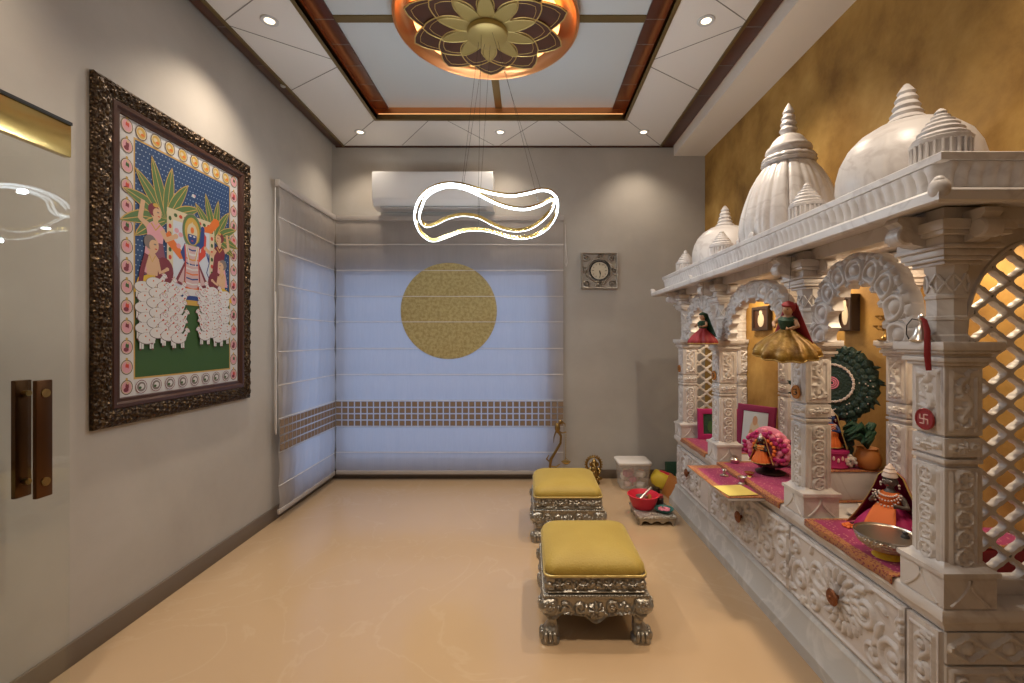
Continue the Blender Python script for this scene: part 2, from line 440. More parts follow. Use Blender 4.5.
# gold bars crossing the recess
g = MB(); g.box(OX0 + .105, OX1 - .105, 2.435, 2.485, ZR - .008, ZR); g.box(-.245, -.195, OY0, 2.435, ZR - .008, ZR); g.box(-.245, -.195, 2.485, OY1, ZR - .008, ZR)
struct(g, 'trim_9', 'olive_trim')
# diagonal panel joints of the white ceiling
g = MB()
def seam(p, q, wd=.005):
    p = Vector((*p, 0)); q = Vector((*q, 0)); d = (q - p).normalized(); n = Vector((-d.y, d.x, 0)) * wd / 2
    vs = [(p + n), (q + n), (q - n), (p - n)]
    g.add([(a.x, a.y, ZC - .0012) for a in vs] + [(a.x, a.y, ZC + .001) for a in vs],
          [(3, 2, 1, 0), (4, 5, 6, 7), (0, 1, 5, 4), (1, 2, 6, 5), (2, 3, 7, 6), (3, 0, 4, 7)])
for y in (3.02, 2.36, 1.7):
    seam((OX0, y - .27), (PX0, y - .01)); seam((OX0, y - .34), (PX0, y - .63))
    seam((OX1, y - .27), (PX1, y - .01)); seam((OX1, y - .34), (PX1, y - .63))
seam((OX0, OY1), (PX0, YB - .03)); seam((OX1, OY1), (PX1, YB - .03))
for x in (-.62, .21):
    seam((x - .12, OY1), (x - .45, YB - .03)); seam((x, OY1), (x + .33, YB - .03))
struct(g, 'trim_10', 'groove')
# led strips lying in the recess cove and in the side coves
g = MB()
g.box(OX0 + .002, OX0 + .008, OY0 + .03, OY1 - .03, ZC + .034, ZC + .040); g.box(OX1 - .008, OX1 - .002, OY0 + .03, OY1 - .03, ZC + .034, ZC + .040)
g.box(OX0 + .03, OX1 - .03, OY1 - .008, OY1 - .002, ZC + .034, ZC + .040); g.box(OX0 + .03, OX1 - .03, OY0 + .002, OY0 + .008, ZC + .034, ZC + .040)
tag(g.build('led_strip', 'led_warm'), 'warm LED strip lighting the copper edge of the ceiling recess', 'light strip')
g = MB(); g.box(1.241, 1.247, YF + .1, YB - .05, ZC + .03, ZC + .036)
tag(g.build('led_strip', 'led_warm'), 'warm LED strip in the slot between soffit and reddish ceiling strip', 'light strip')

# ------------------------------------------------------------------ lotus medallion on the ceiling
LC = (-.22, 2.46)
med = thing('ceiling_medallion', 'round copper lotus medallion with gold edged wooden petals on the ceiling', 'ceiling medallion', (LC[0], LC[1], 2.87))
d = MB(); d.lathe([(0, 2.922), (.30, 2.922), (.42, 2.917), (.465, 2.900), (.475, 2.880), (.485, 2.872), (.495, 2.876), (.497, 2.890), (.490, 2.922)], 96, (LC[0], LC[1], 0))
d.build('dish', 'copper', med, sharp=60)
def petal_pts(r0, r1, wdt, n=14, sharpn=.62):
    """outline of a lotus petal along +r, half width wdt at its belly, pointed tip"""
    L = []
    for i in range(n + 1):
        t = i / n; L.append((r0 + (r1 - r0) * t, wdt * max(0., sin(PI * min(1, t ** .82 * .98 + .02))) ** sharpn * (1 - .1 * t)))
    L[-1] = (r1, 0.)
    return L
def petal(mb, ang, r0, r1, wdt, z0, z1, taper=True):
    L = petal_pts(r0, r1, wdt); out = [(r, w_) for r, w_ in L] + [(r, -w_) for r, w_ in reversed(L[:-1])]
    ca, sa = cos(ang), sin(ang)
    mb.prism(out, z0, z1, lambda u, v, h: (LC[0] + u * ca - v * sa, LC[1] + u * sa + v * ca, h))
def petal_rim(mb, ang, r0, r1, wdt, z, rad=.0035):
    L = petal_pts(r0, r1, wdt); out = [(r, w_) for r, w_ in L] + [(r, -w_) for r, w_ in reversed(L[:-1])]
    ca, sa = cos(ang), sin(ang)
    mb.tube([(LC[0] + u * ca - v * sa, LC[1] + u * sa + v * ca, z) for u, v in out], rad, 6, closed=True)
A0 = R(92)
layers = ((0, .10, .437, .138, 2.874, 2.882), (18, .09, .345, .108, 2.866, 2.874), (0, .06, .268, .044, 2.858, 2.866))
for li, (off, r0, r1, wd, z0, z1) in enumerate(layers):
    for k in range(10):
        a = A0 + R(36 * k + off)
        p = MB(); petal(p, a, r0, r1, wd, z0, z1); o = p.build('petal', 'pale_gold' if li == 2 else 'dark_wood', med, sharp=50)
        q = MB(); petal_rim(q, a, r0, r1, wd, z0)
        if li < 2: petal_rim(q, a, r0 + .02, r1 - .035, wd - .016, z0 - .0005, .0016)
        q.build('gold_edge', 'gold_leaf' if li < 2 else 'pale_gold', o)
m = MB(); m.lathe([(.392, 2.889), (.392, 2.895), (.385, 2.895), (.385, 2.889), (.392, 2.889)], 80, (LC[0], LC[1], 0)); m.build('light_ring', 'led_copper', med)

# ------------------------------------------------------------------ wavy LED pendant
pen = thing('pendant_light', 'wavy double ring LED pendant with white light and gold sides hanging on thin wires', 'pendant light', (LC[0], LC[1], 1.75))
m = MB(); m.lathe([(0, 2.818), (.098, 2.820), (.108, 2.828), (.110, 2.850), (0, 2.852)], 48, (LC[0], LC[1], 0)); m.build('ceiling_plate', 'pale_gold', pen)
def at(px, py, Y): return Vector(((px - 528) * Y / 455, Y, 1.2 - (py - 338) * Y / 455))
def ring_pts(P, a=.385, b=.20):
    """pixels of a closed loop (front strand first, then the far one); the plan is an oval seen from the camera"""
    out = []
    cx = 486.
    for px, py, far in P:
        k = max(-1, min(1, (px - cx) / 72.)); Y = 2.46 + (b if far else -b) * math.sqrt(max(0, 1 - k * k))
        out.append(at(px, py, Y))
    # closed Catmull-Rom
    n = len(out); res = []
    for i in range(n):
        p0, p1, p2, p3 = out[i - 1], out[i], out[(i + 1) % n], out[(i + 2) % n]
        for j in range(8):
            t = j / 8
            res.append(.5 * ((2 * p1) + (p2 - p0) * t + (2 * p0 - 5 * p1 + 4 * p2 - p3) * t * t + (3 * p1 - p0 - 3 * p2 + p3) * t ** 3))
    return res
LA = [(415, 214, 0), (419, 200, 0), (430, 189, 0), (446, 184, 0), (462, 185, 0), (480, 190, 0), (497, 194, 0), (512, 195.5, 0), (528, 193, 0), (541, 190, 0), (551, 192, 0), (557, 200, 0),
      (556, 214, 1), (548, 227, 1), (536, 235, 1), (522, 238, 1), (508, 236.5, 1), (494, 232, 1), (478, 229.5, 1), (462, 231, 1), (446, 237, 1), (433, 240.5, 1), (423, 235, 1), (417, 225, 1)]
LB = [(420, 214, 0), (424, 200, 0), (434, 191, 0), (448, 186.5, 0), (463, 188, 0), (480, 195, 0), (496, 203, 0), (510, 207.5, 0), (525, 209, 0), (539, 205.5, 0), (549, 200.5, 0), (554, 200, 0),
      (551, 210, 1), (541, 221, 1), (530, 228, 1), (518, 230.5, 1), (505, 229, 1), (492, 224, 1), (478, 217, 1), (462, 215, 1), (448, 218, 1), (435, 224, 1), (426, 226, 1), (421, 221, 1)]
loops = [ring_pts(LA), ring_pts(LB)]
for P in loops:
    gold = MB(); led = MB(); n = len(P); c0 = Vector((LC[0], LC[1], 0))
    def sect(offs):
        rows = []
        for i in range(n):
            t = (P[(i + 1) % n] - P[i - 1]).normalized(); o = Vector((t.y, -t.x, 0))
            if o.length < 1e-4: o = Vector((1, 0, 0))
            o.normalize()
            if o.dot(P[i] - c0) < 0: o = -o
            up = t.cross(o); up = up if up.z > 0 else -up
            rows.append([tuple(P[i] + o * a + up * b) for a, b in offs])
        rows.append(rows[0]); return rows
    gold.loft(sect([(-.0055, -.0072), (.003, -.0072), (.003, .012), (-.005, .012)]), cap=False)
    led.loft(sect([(-.0025, -.0072), (-.001, -.0084), (.004, -.0078), (.0068, -.0055), (.0074, -.002), (.0066, .001), (.003, .003)]), cap=False, closed=False)
    b = gold.build('gold_band', 'brass_plain', pen); led.build('light_diffuser', 'led_white', b, sharp=80)
for li, P in enumerate(loops):          # the light this lamp gives
    for k in range(5):
        p = P[int((k + .5 * li) * len(P) / 5) % len(P)]; d_ = Vector((p.x - LC[0], p.y - LC[1], 0)); d_.normalize()
        L = bpy.data.lights.new('pendant_glow', 'POINT'); L.energy = 1.9; L.color = (.80, .91, 1.); L.shadow_soft_size = .012
        o = bpy.data.objects.new('pendant_glow', L); COL.objects.link(o); o.location = p + d_ * .025 + Vector((0, 0, -.018))
for (hx, hy), (li, k) in zip(((-.05, .03), (-.03, -.03), (-.02, .05), (.03, -.05), (.055, .02), (.01, .06)), ((0, 4 * 8), (1, 18 * 8), (1, 4 * 8), (0, 9 * 8), (1, 9 * 8), (0, 18 * 8))):
    e = loops[li][k % len(loops[li])]
    MB().tube([(LC[0] + hx, LC[1] + hy, 2.82), tuple(e)], .0008, 5).build('wire', 'black', pen)

# ------------------------------------------------------------------ recessed downlights
def downlight(x, y, label):
    t_ = thing('downlight', label, 'ceiling light', (x, y, ZC - .008), 'recessed ceiling spots')
    MB().lathe([(.026, ZC), (.026, ZC - .004), (.040, ZC - .007), (.044, ZC - .004), (.044, ZC), (.026, ZC)], 28, (x, y, 0)).build('bezel', 'white_grey', t_)
    MB().lathe([(0, ZC - .002), (.025, ZC - .002), (.025, ZC), (0, ZC)], 24, (x, y, 0)).build('lens', 'lamp_warm', t_)
    L = bpy.data.lights.new('spot', 'SPOT'); L.energy = 48 if y < 3 else 15; L.spot_size = R(116); L.spot_blend = 1.; L.shadow_soft_size = .03; L.color = (1., .85, .68)
    o = bpy.data.objects.new('spot', L); COL.objects.link(o); o.location = (x, y, ZC - .02)
    return t_
SP = {(-1.335, 3.62): 'small round ceiling spot in the far left corner of the ceiling', (-.22, 3.62): 'small round ceiling spot in the middle of the strip above the air conditioner',
      (.92, 3.62): 'small round ceiling spot in the far right corner above the clock', (-1.335, 2.35): 'larger lit ceiling spot above the painting', (.92, 2.35): 'larger lit ceiling spot on the shrine side of the lotus medallion'}
for (x, y), lb in SP.items(): downlight(x, y, lb)
for x in (-1.335, -.22, .92):       # the same lamps over the near half of the room
    for y in (1.08,):
        L = bpy.data.lights.new('spot', 'SPOT'); L.energy = 44; L.spot_size = R(116); L.spot_blend = 1.; L.shadow_soft_size = .03; L.color = (1., .85, .68)
        o = bpy.data.objects.new('spot', L); COL.objects.link(o); o.location = (x, y, ZC - .02)
# broad unseen fill light, added to brighten the near half of the room
L = bpy.data.lights.new('near_fill', 'AREA'); L.shape = 'RECTANGLE'; L.size = 1.8; L.size_y = 1.2; L.energy = 4; L.color = (1., .95, .88)
o = bpy.data.objects.new('near_fill', L); COL.objects.link(o); o.location = (-.2, -.9, ZC - .03)
m = MB(); m.lathe([(0, ZC - .016), (.012, ZC - .016), (.016, ZC - .012), (.016, ZC - .004), (0, ZC - .004)], 20, (-1.585, 2.945, 0))
tag(m.build('ceiling_sensor', 'white_grey'), 'tiny round sensor on the dark ceiling strip above the painting', 'sensor')

# ------------------------------------------------------------------ roman blinds
def roman_blind(u0, u1, put, label, zs, ztop, zbot, band, name):
    root = thing(name, label, 'blind', tuple(put((u0 + u1) / 2, zbot, 0)))
    W = u1 - u0
    f = MB(); cuts = [ztop] + zs + [zbot]
    def cloth(a, b):
        z = ztop + (zbot - ztop) * b
        seg = next(((cuts[i], cuts[i + 1]) for i in range(len(cuts) - 1) if cuts[i] >= z - 1e-9 >= cuts[i + 1] - 2e-9), (ztop, zbot))
        t_ = (seg[0] - z) / max(1e-6, seg[0] - seg[1])
        x = u0 + W * a
        return put(x, z, .010 * sin(PI * min(1, max(0, t_))) + .0025 * sin(x * 41 + z * 3) + .0015 * sin(x * 97 - z * 5))
    f.grid(70, 120, cloth); f.build('fabric', 'blind_weave', root, sharp=80)
    for z in zs:
        MB().tube([put(u0, z, .008), put((u0 + u1) / 2, z, .010), put(u1, z, .008)], .0030, 6).build('batten', 'batten_white', root)
    m = MB(); P = [put(u0 - .01, ztop - .015, -.015), put(u1 + .005, ztop + .03, .014)]
    m.box(*[v for k in range(3) for v in sorted((P[0][k], P[1][k]))], .004); m.build('headrail', 'fabric_solid', root)
    P = [put(u0, zbot, -.006), put(u1, zbot + .032, .010)]; m = MB(); m.box(*[v for k in range(3) for v in sorted((P[0][k], P[1][k]))], .004); m.build('bottom_bar', 'fabric_solid', root)
    # woven check band
    m = MB(); b0, b1 = band; rows = 4; p = (b1 - b0) / rows; n = int(W / p)
    for i in range(n + 1):
        for j in range(rows):
            a0 = u0 + i * p + .004; a1 = min(u1, u0 + (i + 1) * p - .007)
            if a1 - a0 < .005: continue
            c0, c1 = b0 + j * p + .005, b0 + (j + 1) * p - .006
            P = [put(a0, c0, .0135), put(a1, c1, .0165)]
            m.box(*[v for k in range(3) for v in sorted((P[0][k], P[1][k]))])
    m.build('check_band', 'band_brown', root, flat=True)
    return root
pitch = .2182
zs_b = [1.985 - pitch * i for i in range(8)] ; zs_b = [z + .0 for z in zs_b] + [.135]
zs_b = [1.985, 1.768, 1.549, 1.335, 1.110, .892, .674, .455, .238]
YBL = 3.835
def put_back(u, z, h): return (u, YBL - h, z)
bl = roman_blind(-1.615, .297, put_back, 'wide grey roman blind with a gold circle on the back wall', zs_b, 2.20, .052, (.459, .672), 'roman_blind')
m = MB(); cx_, cz_, rc = -.665, 1.427, .404; n = 72
m.prism([(cx_ + rc * cos(2 * PI * k / n), cz_ + rc * sin(2 * PI * k / n)) for k in range(n)], .0145, .0175, lambda u, v, h: put_back(u, v, h))
m.build('gold_circle', 'circle_gold', bl, sharp=30)
for z in (1.549, 1.335, 1.768 - .002):
    hw = math.sqrt(max(0, rc * rc - (z - cz_) ** 2))
    if hw > .05: MB().tube([put_back(cx_ - hw, z, .0175), put_back(cx_ + hw, z, .0175)], .0028, 6).build('seam', 'batten_white', bl)
m = MB(); m.tube([(.315, 3.85, 2.16), (.318, 3.84, 2.0), (.33, 3.84, 1.84), (.322, 3.842, 1.8), (.312, 3.845, 1.84), (.316, 3.85, 2.0)], .0025, 6)
m.build('cord', 'batten_white', bl)
def put_left(u, z, h): return (-1.625 + h, u, z)
bl2 = roman_blind(2.955, 3.815, put_left, 'narrower grey roman blind on the left wall beside the corner', zs_b, 2.20, .052, (.459, .672), 'roman_blind')
m = MB(); m.tube([(-1.63, 2.935, 2.17), (-1.63, 2.93, 1.5), (-1.62, 2.915, .62), (-1.62, 2.925, .58), (-1.625, 2.94, .62), (-1.63, 2.94, 1.5)], .0025, 6)
m.build('cord', 'batten_white', bl2)

# ------------------------------------------------------------------ air conditioner
ac = thing('air_conditioner', 'white wall mounted air conditioner above the wide blind', 'air conditioner', (-.80, 3.80, 2.255))
X0, X1 = -1.262, -.285
prof = [(3.898, 2.275), (3.80, 2.262), (3.715, 2.278), (3.688, 2.315), (3.684, 2.33), (3.678, 2.50), (3.684, 2.548), (3.705, 2.553), (3.898, 2.553)]
m = MB(); m.loft([[(x, y, z) for y, z in prof] for x in (X0, X0 + .012, X1 - .012, X1)]); m.build('casing', 'white_plastic', ac)
m = MB(); m.grid(2, 6, lambda a, b: (X0 + .006 + (X1 - X0 - .012) * a, 3.680 - .006 * sin(PI * b * .5) , 2.335 + .205 * b)); m.build('front_panel', 'white_plastic', ac)
m = MB(); m.box(X0 + .06, X1 - .06, 3.696, 3.790, 2.2575, 2.267, .003); m.build('louvre', 'white_grey', ac)
m = MB(); m.box(-.40, -.385, 3.674, 3.679, 2.345, 2.372); m.build('display', 'black', ac)

# ------------------------------------------------------------------ clock
ck = thing('wall_clock', 'square carved silver wall clock with a round cream dial on the back wall', 'clock', (.607, 3.885, 1.615))
cx_, cz_, hs = .607, 1.772, .155
S = []
for k in range(4):
    a = k * PI / 2 + PI / 4
    S += scroll(hs + .125 * cos(a) * 1.25, hs + .125 * sin(a) * 1.25, .034, a, 1.4, .007)
    S += leaf(hs + .12 * cos(a + .6), hs + .12 * sin(a + .6), a, .06, .010) + leaf(hs + .12 * cos(a - .6), hs + .12 * sin(a - .6), a + 1.2, .06, .010)
    S += scroll(hs + .125 * cos(a + PI / 4), hs + .125 * sin(a + PI / 4), .020, a, 1.2, .006) + leaf(hs + .1 * cos(a + .3), hs + .1 * sin(a + .3), a + 2, .05, .008) + leaf(hs + .1 * cos(a - .3), hs + .1 * sin(a - .3), a - 2, .05, .008)
S += [(hs + .098 * cos(t), hs + .098 * sin(t), .007, 1.1) for t in np.linspace(0, 2 * PI, 70)]
for a, b in (((.008, .008), (.302, .008)), ((.302, .008), (.302, .302)), ((.302, .302), (.008, .302)), ((.008, .302), (.008, .008))): S += stroke(a, b, .008, 1.2, 60)
m = MB(); relief(m, 2 * hs, 2 * hs, S, .024, lambda u, v, h: (cx_ - hs + u, 3.8752 - h, cz_ - hs + v), 90, 90)
m.box(cx_ - hs, cx_ + hs, 3.876, 3.898, cz_ - hs, cz_ + hs); m.build('carved_frame', 'silver_clock', ck)
m = MB(); m.lathe([(.0, 0), (.078, 0), (.084, .012), (.080, .016), (.074, .012), (.074, .008), (0, .008)], 48, (cx_, 3.872, cz_), (0, -1, 0)); m.build('bezel', 'black', ck)
m = MB(); m.lathe([(0, .008), (.074, .008), (.074, .0095), (0, .0095)], 48, (cx_, 3.872, cz_), (0, -1, 0)); di = m.build('dial', 'picture_cream', ck)
m = MB()
for k in range(12):
    a = 2 * PI * k / 12; ln = .016 if k % 3 == 0 else .010
    p, q = .062 - ln, .064
    m.tube([(cx_ + p * sin(a), 3.8618, cz_ + p * cos(a)), (cx_ + q * sin(a), 3.8618, cz_ + q * cos(a))], .0020, 5)
m.build('hour_mark', 'black', di)
for L_, a, r in ((.036, R(160), .0028), (.052, R(172), .002)):
    MB().tube([(cx_, 3.8605, cz_), (cx_ + L_ * sin(a), 3.8605, cz_ + L_ * cos(a))], [r * 1.4, r * .6], 6).build('hand', 'black', di)

# ------------------------------------------------------------------ glass door on the left
gd = thing('glass_door', 'frameless glass door with bronze pull handles standing open along the left wall', 'door', (-1.512, .6, .0))
gy0, gy1 = .42, 1.495
m = MB(); m.box(-1.518, -1.506, gy0, gy1, .012, 1.80); m.build('glass_panel', 'door_glass', gd, flat=True)
m = MB(); m.box(-1.524, -1.500, gy0, gy1, 1.792, 1.897, .002); m.build('patch_fitting', 'brass_plain', gd)
m = MB(); m.box(-1.527, -1.497, gy0, gy1 + .001, 1.897, 1.907); m.build('top_rail', 'black', gd)
m = MB(); m.box(-1.524, -1.500, gy0, gy1, .004, .010); m.build('bottom_seal', 'clear_steel', gd)
for s_, xa, lab in ((1, -1.480, 'pull handle on the room side'), (-1, -1.545, 'pull handle on the wall side')):
    m = MB(); m.box(xa - .007, xa + .007, 1.364, 1.411, .715, 1.072, .003); h_ = m.build('pull_handle', 'bronze_handle', gd); h_['label'] = lab
    for z in (.762, 1.032):
        b_ = MB(); b_.lathe([(0, 0), (.013, 0), (.013, .004), (.009, .007), (.009, .032)], 18, (xa + s_ * .010, 1.389, z), (-s_, 0, 0)); b_.build('standoff', 'brass', h_)

# ------------------------------------------------------------------ framed painting
pt = thing('framed_painting', 'large ornate framed painting of a blue figure above white cows on the left wall', 'painting', (-1.66, 2.2, .845))
PY0, PY1, PZ0, PZ1 = 1.738, 2.716, .845, 2.226
def pw(u, v, h): return (-1.676 + h, u, v)
prof = [(0, .0), (0, .016), (.006, .022), (.014, .025), (.024, .031), (.040, .033), (.056, .029), (.066, .026), (.070, .024)]
def rect_path(ins, h, NP=110):
    a0, a1, b0, b1 = PY0 + ins, PY1 - ins, PZ0 + ins, PZ1 - ins; C = [(a0, b0), (a1, b0), (a1, b1), (a0, b1)]; out = []
    for k in range(4):
        p, q = C[k], C[(k + 1) % 4]
        for i in range(NP):
            t_ = i / NP; k_ = .0
            if .012 < ins < .062: k_ = .007 * (sin(t_ * NP * .92 + ins * 150) * cos(t_ * NP * .41 - ins * 190))
            out.append(pw(p[0] + (q[0] - p[0]) * t_, p[1] + (q[1] - p[1]) * t_, h + k_))
    return out
m = MB(); fine = []
for (i0, h0), (i1, h1) in zip(prof, prof[1:]):
    for j in range(3): fine.append((i0 + (i1 - i0) * j / 3, h0 + (h1 - h0) * j / 3))
fine.append(prof[-1]); m.loft([rect_path(i, h) for i, h in fine], cap=False); m.build('carved_frame', 'frame_bronze', pt, sharp=60)
m = MB(); m.loft([rect_path(i, h, 1) for i, h in ((.070, .024), (.074, .028), (.088, .028), (.096, .018), (.108, .020), (.112, .012), (.112, .0))], cap=False); m.build('inner_frame', 'frame_brown', pt)

CU0, CU1, CV0, CV1 = PY0 + .110, PY1 - .110, PZ0 + .110, PZ1 - .110
PAINT = {}
def pcol(name, c):
    if name not in PAINT: PAINT[name] = len(PAINT); pbr('paint_' + name, tuple(k * .74 for k in c), .6)
    return PAINT[name]
for nm, c_ in (('white', (.68, .66, .64)), ('night', (.012, .055, .17)), ('dot', (.40, .50, .60)), ('meadow', (.035, .10, .015)), ('leaf', (.10, .19, .05)), ('rim', (.62, .38, .10)),
               ('gold', (.60, .36, .06)), ('maroon', (.20, .02, .035)), ('pink', (.72, .34, .38)), ('red', (.62, .05, .02)), ('orange', (.75, .17, .02)), ('flesh', (.68, .42, .24)),
               ('blue', (.02, .05, .22)), ('cream', (.66, .56, .36)), ('brown', (.12, .05, .03)), ('cow', (.72, .69, .66)), ('line', (.22, .17, .15)), ('panel', (.60, .64, .70)), ('stripe', (.62, .42, .40)), ('yellow', (.72, .45, .03)), ('plum', (.24, .07, .11))): pcol(nm, c_)
cv = MB(); LAY = [0]
def poly(pts, col, dl=1):
    LAY[0] += dl; h = .0125 + LAY[0] * .000006; n = len(pts)
    cv.add([pw(u, v, h) for u, v in pts], [tuple(range(n))], PAINT[col])
def ell(u, v, a, b, col, n=20, rot=0.):
    ca, sa = cos(rot), sin(rot)
    poly([(u + a * cos(t) * ca - b * sin(t) * sa, v + a * cos(t) * sa + b * sin(t) * ca) for t in [2 * PI * k / n for k in range(n)]], col)
def blade(u, v, ang, L, wd, bend, col):
    A = []; B = []
    for i in range(9):
        t_ = i / 8; a = ang + bend * t_; x = u + L * t_ * cos(ang + bend * t_ * .6); y = v + L * t_ * sin(ang + bend * t_ * .6); w_ = wd * sin(PI * (t_ * .94 + .06)) ** .8
        A.append((x - w_ * sin(a), y + w_ * cos(a))); B.append((x + w_ * sin(a), y - w_ * cos(a)))
    poly(A + B[::-1], col)
def band_(pts, wd, col):
    A = []; B = []
    for i, (x, y) in enumerate(pts):
        x0, y0 = pts[max(0, i - 1)]; x1, y1 = pts[min(len(pts) - 1, i + 1)]; d_ = math.hypot(x1 - x0, y1 - y0) or 1; nx, ny = -(y1 - y0) / d_, (x1 - x0) / d_
        w_ = wd[i] if hasattr(wd, '__len__') else wd
        A.append((x + nx * w_, y + ny * w_)); B.append((x - nx * w_, y - ny * w_))
    poly(A + B[::-1], col)
cv.add([pw(CU0, CV0, .004), pw(CU1, CV0, .004), pw(CU1, CV1, .004), pw(CU0, CV1, .004), pw(CU0, CV0, .0125), pw(CU1, CV0, .0125), pw(CU1, CV1, .0125), pw(CU0, CV1, .0125)],
       [(3, 2, 1, 0), (4, 5, 6, 7), (0, 1, 5, 4), (1, 2, 6, 5), (2, 3, 7, 6), (3, 0, 4, 7)], PAINT['white'])
SU0, SU1, SV0, SV1 = CU0 + .078, CU1 - .072, CV0 + .078, CV1 - .075
def Q(s, t): return (SU0 + (SU1 - SU0) * s, SV0 + (SV1 - SV0) * t)
def P4(s0, t0, s1, t1, col): poly([Q(s0, t0), Q(s1, t0), Q(s1, t1), Q(s0, t1)], col)
P4(-.012, -.008, 1.012, 1.008, 'rim'); P4(0, 0, 1, 1, 'night')
for j in range(27):
    for i in range(30):
        s_, t_ = (i + .5 * (j % 2) + .2) / 30.4, .42 + .58 * (j + .5) / 27
        u, v = Q(s_, t_); r = .0032; h = .01275
        cv.add([pw(u - r * 1.3, v, h), pw(u, v - r, h), pw(u + r * 1.3, v, h), pw(u, v + r, h)], [(0, 1, 2, 3)], PAINT['dot'])
LAY[0] = 60
P4(0, 0, 1, .30, 'meadow'); P4(0, .28, 1, .36, 'meadow')
# border medallions
for k in range(14):
    v = CV0 + .040 + (CV1 - CV0 - .075) * k / 13
    for u, sgn in ((CU0 + .038, 1), (CU1 - .036, -1)):
        ell(u, v, .029, .031, 'brown'); ell(u, v, .0255, .0275, 'cream'); ell(u, v, .0225, .0245, 'pink')
        c1 = ('red', 'maroon', 'meadow')[(k * 2 + (sgn > 0)) % 3]
        ell(u + .002, v + .004, .0085, .014, c1); ell(u - .003, v - .010, .012, .009, 'pink' if k % 2 else 'maroon'); ell(u + .004, v + .018, .0055, .006, 'flesh')
        ell(u, v + .034, .006, .006, 'gold')
for k in range(8):
    u = SU0 + .03 + (SU1 - SU0 - .06) * k / 7
    ell(u, CV1 - .036, .030, .031, 'brown'); ell(u, CV1 - .036, .0265, .0275, 'cream'); ell(u, CV1 - .036, .022, .023, 'gold'); ell(u - .005, CV1 - .034, .011, .010, 'cream', 12); ell(u + .007, CV1 - .042, .010, .006, 'orange', 12)
    ell(u, CV0 + .036, .030, .029, 'maroon'); ell(u, CV0 + .036, .027, .026, 'white'); ell(u, CV0 + .036, .022, .021, 'line'); ell(u + .002, CV0 + .037, .013, .012, 'cow', 12); ell(u - .006, CV0 + .032, .008, .006, 'meadow', 10)
# palms
for s_, t_, sc_ in ((.27, .70, 1.), (.80, .68, .85)):
    u, v = Q(s_, t_)
    for a, L_, b in ((178, .25, .45), (150, .24, .3), (128, .25, .12), (106, .28, .03), (84, .26, -.05), (62, .25, -.15), (38, .24, -.3), (12, .23, -.45), (200, .20, .35), (-10, .2, -.35)):
        blade(u, v, R(a), L_ * sc_, .030 * sc_, b, 'rim'); blade(u, v, R(a), L_ * sc_ * .97, .026 * sc_, b, 'leaf')
        band_([(u + L_ * sc_ * q * cos(R(a) + b * q * .6), v + L_ * sc_ * q * sin(R(a) + b * q * .6)) for q in (.05, .5, .95)], .0018, 'rim')
ell(*Q(.55, .865), .012, .009, 'white'); ell(*Q(.565, .868), .006, .005, 'pink')
# hanging behind the figure
P4(.275, .40, .795, .765, 'cream'); P4(.335, .40, .735, .715, 'panel')
for k in range(9):
    for s_ in (.305, .765): ell(*Q(s_, .43 + .036 * k), .009, .011, 'red' if k % 2 else 'meadow', 10)
    if k < 8: ell(*Q(.36 + .052 * k, .74), .011, .009, 'red' if k % 2 else 'meadow', 10)
# central figure: halo, crown, face, raised arm, coat, scarf ends, feet, dais
def CF():
    u, v = Q(.535, .66)
    ell(u, v + .028, .066, .088, 'line', 26); ell(u, v + .028, .062, .083, 'leaf', 26); ell(u, v + .028, .050, .068, 'gold', 26); ell(u, v + .022, .034, .046, 'cream', 22)
    band_([(u - .02, v - .09), (u - .075, v - .10), (u - .13, v - .055), (u - .165, v - .02)], [.02, .022, .022, .028], 'orange')
    band_([(u + .03, v - .11), (u + .075, v - .07), (u + .085, v + .02), (u + .06, v + .05)], [.016, .018, .014, .008], 'red')
    band_([(u + .075, v + .055), (u + .125, v + .065), (u + .17, v + .115), (u + .195, v + .12)], [.012, .02, .024, .012], 'orange')
    band_([(u + .035, v - .045), (u + .066, v - .02), (u + .072, v + .045)], [.017, .016, .013], 'blue'); ell(u + .072, v + .055, .013, .015, 'blue')
    band_([(u - .035, v - .045), (u - .062, v - .09), (u - .045, v - .125)], [.016, .015, .011], 'blue')
    poly([(u - .052, v - .045), (u + .052, v - .045), (u + .046, v - .13), (u + .060, v - .23), (u + .022, v - .30), (u - .022, v - .30), (u - .060, v - .23), (u - .046, v - .13)], 'red')
    poly([(u - .045, v - .042), (u + .045, v - .042), (u + .040, v - .13), (u + .046, v - .22), (u + .016, v - .285), (u - .016, v - .285), (u - .046, v - .22), (u - .040, v - .13)], 'stripe')
    for q in range(9): band_([(u - .040, v - .06 - .024 * q), (u, v - .066 - .024 * q), (u + .040, v - .06 - .024 * q)], .0035, ('blue', 'white', 'orange')[q % 3])
    for sx in (-1, 1):
        poly([(u + sx * .045, v - .12), (u + sx * .115, v - .235), (u + sx * .05, v - .25)], 'maroon'); poly([(u + sx * .05, v - .15), (u + sx * .092, v - .226), (u + sx * .056, v - .235)], 'stripe')
    ell(u, v, .030, .037, 'blue', 22); ell(u - .012, v + .004, .008, .004, 'white', 10); ell(u + .013, v + .004, .008, .004, 'white', 10); ell(u, v - .018, .007, .003, 'red', 10)
    poly([(u - .032, v + .012), (u + .032, v + .012), (u + .024, v + .045), (u, v + .075), (u - .024, v + .045)], 'cream'); ell(u, v + .034, .012, .016, 'orange', 12)
    for q in range(3): band_([(u - .036 - .004 * q, v - .04), (u - .02, v - .085 - .028 * q), (u + .02, v - .085 - .028 * q), (u + .036 + .004 * q, v - .04)], .003, ('white', 'gold', 'white')[q])
    ell(u - .017, v - .298, .018, .009, 'blue', 12); ell(u + .017, v - .298, .018, .009, 'blue', 12)
CF()
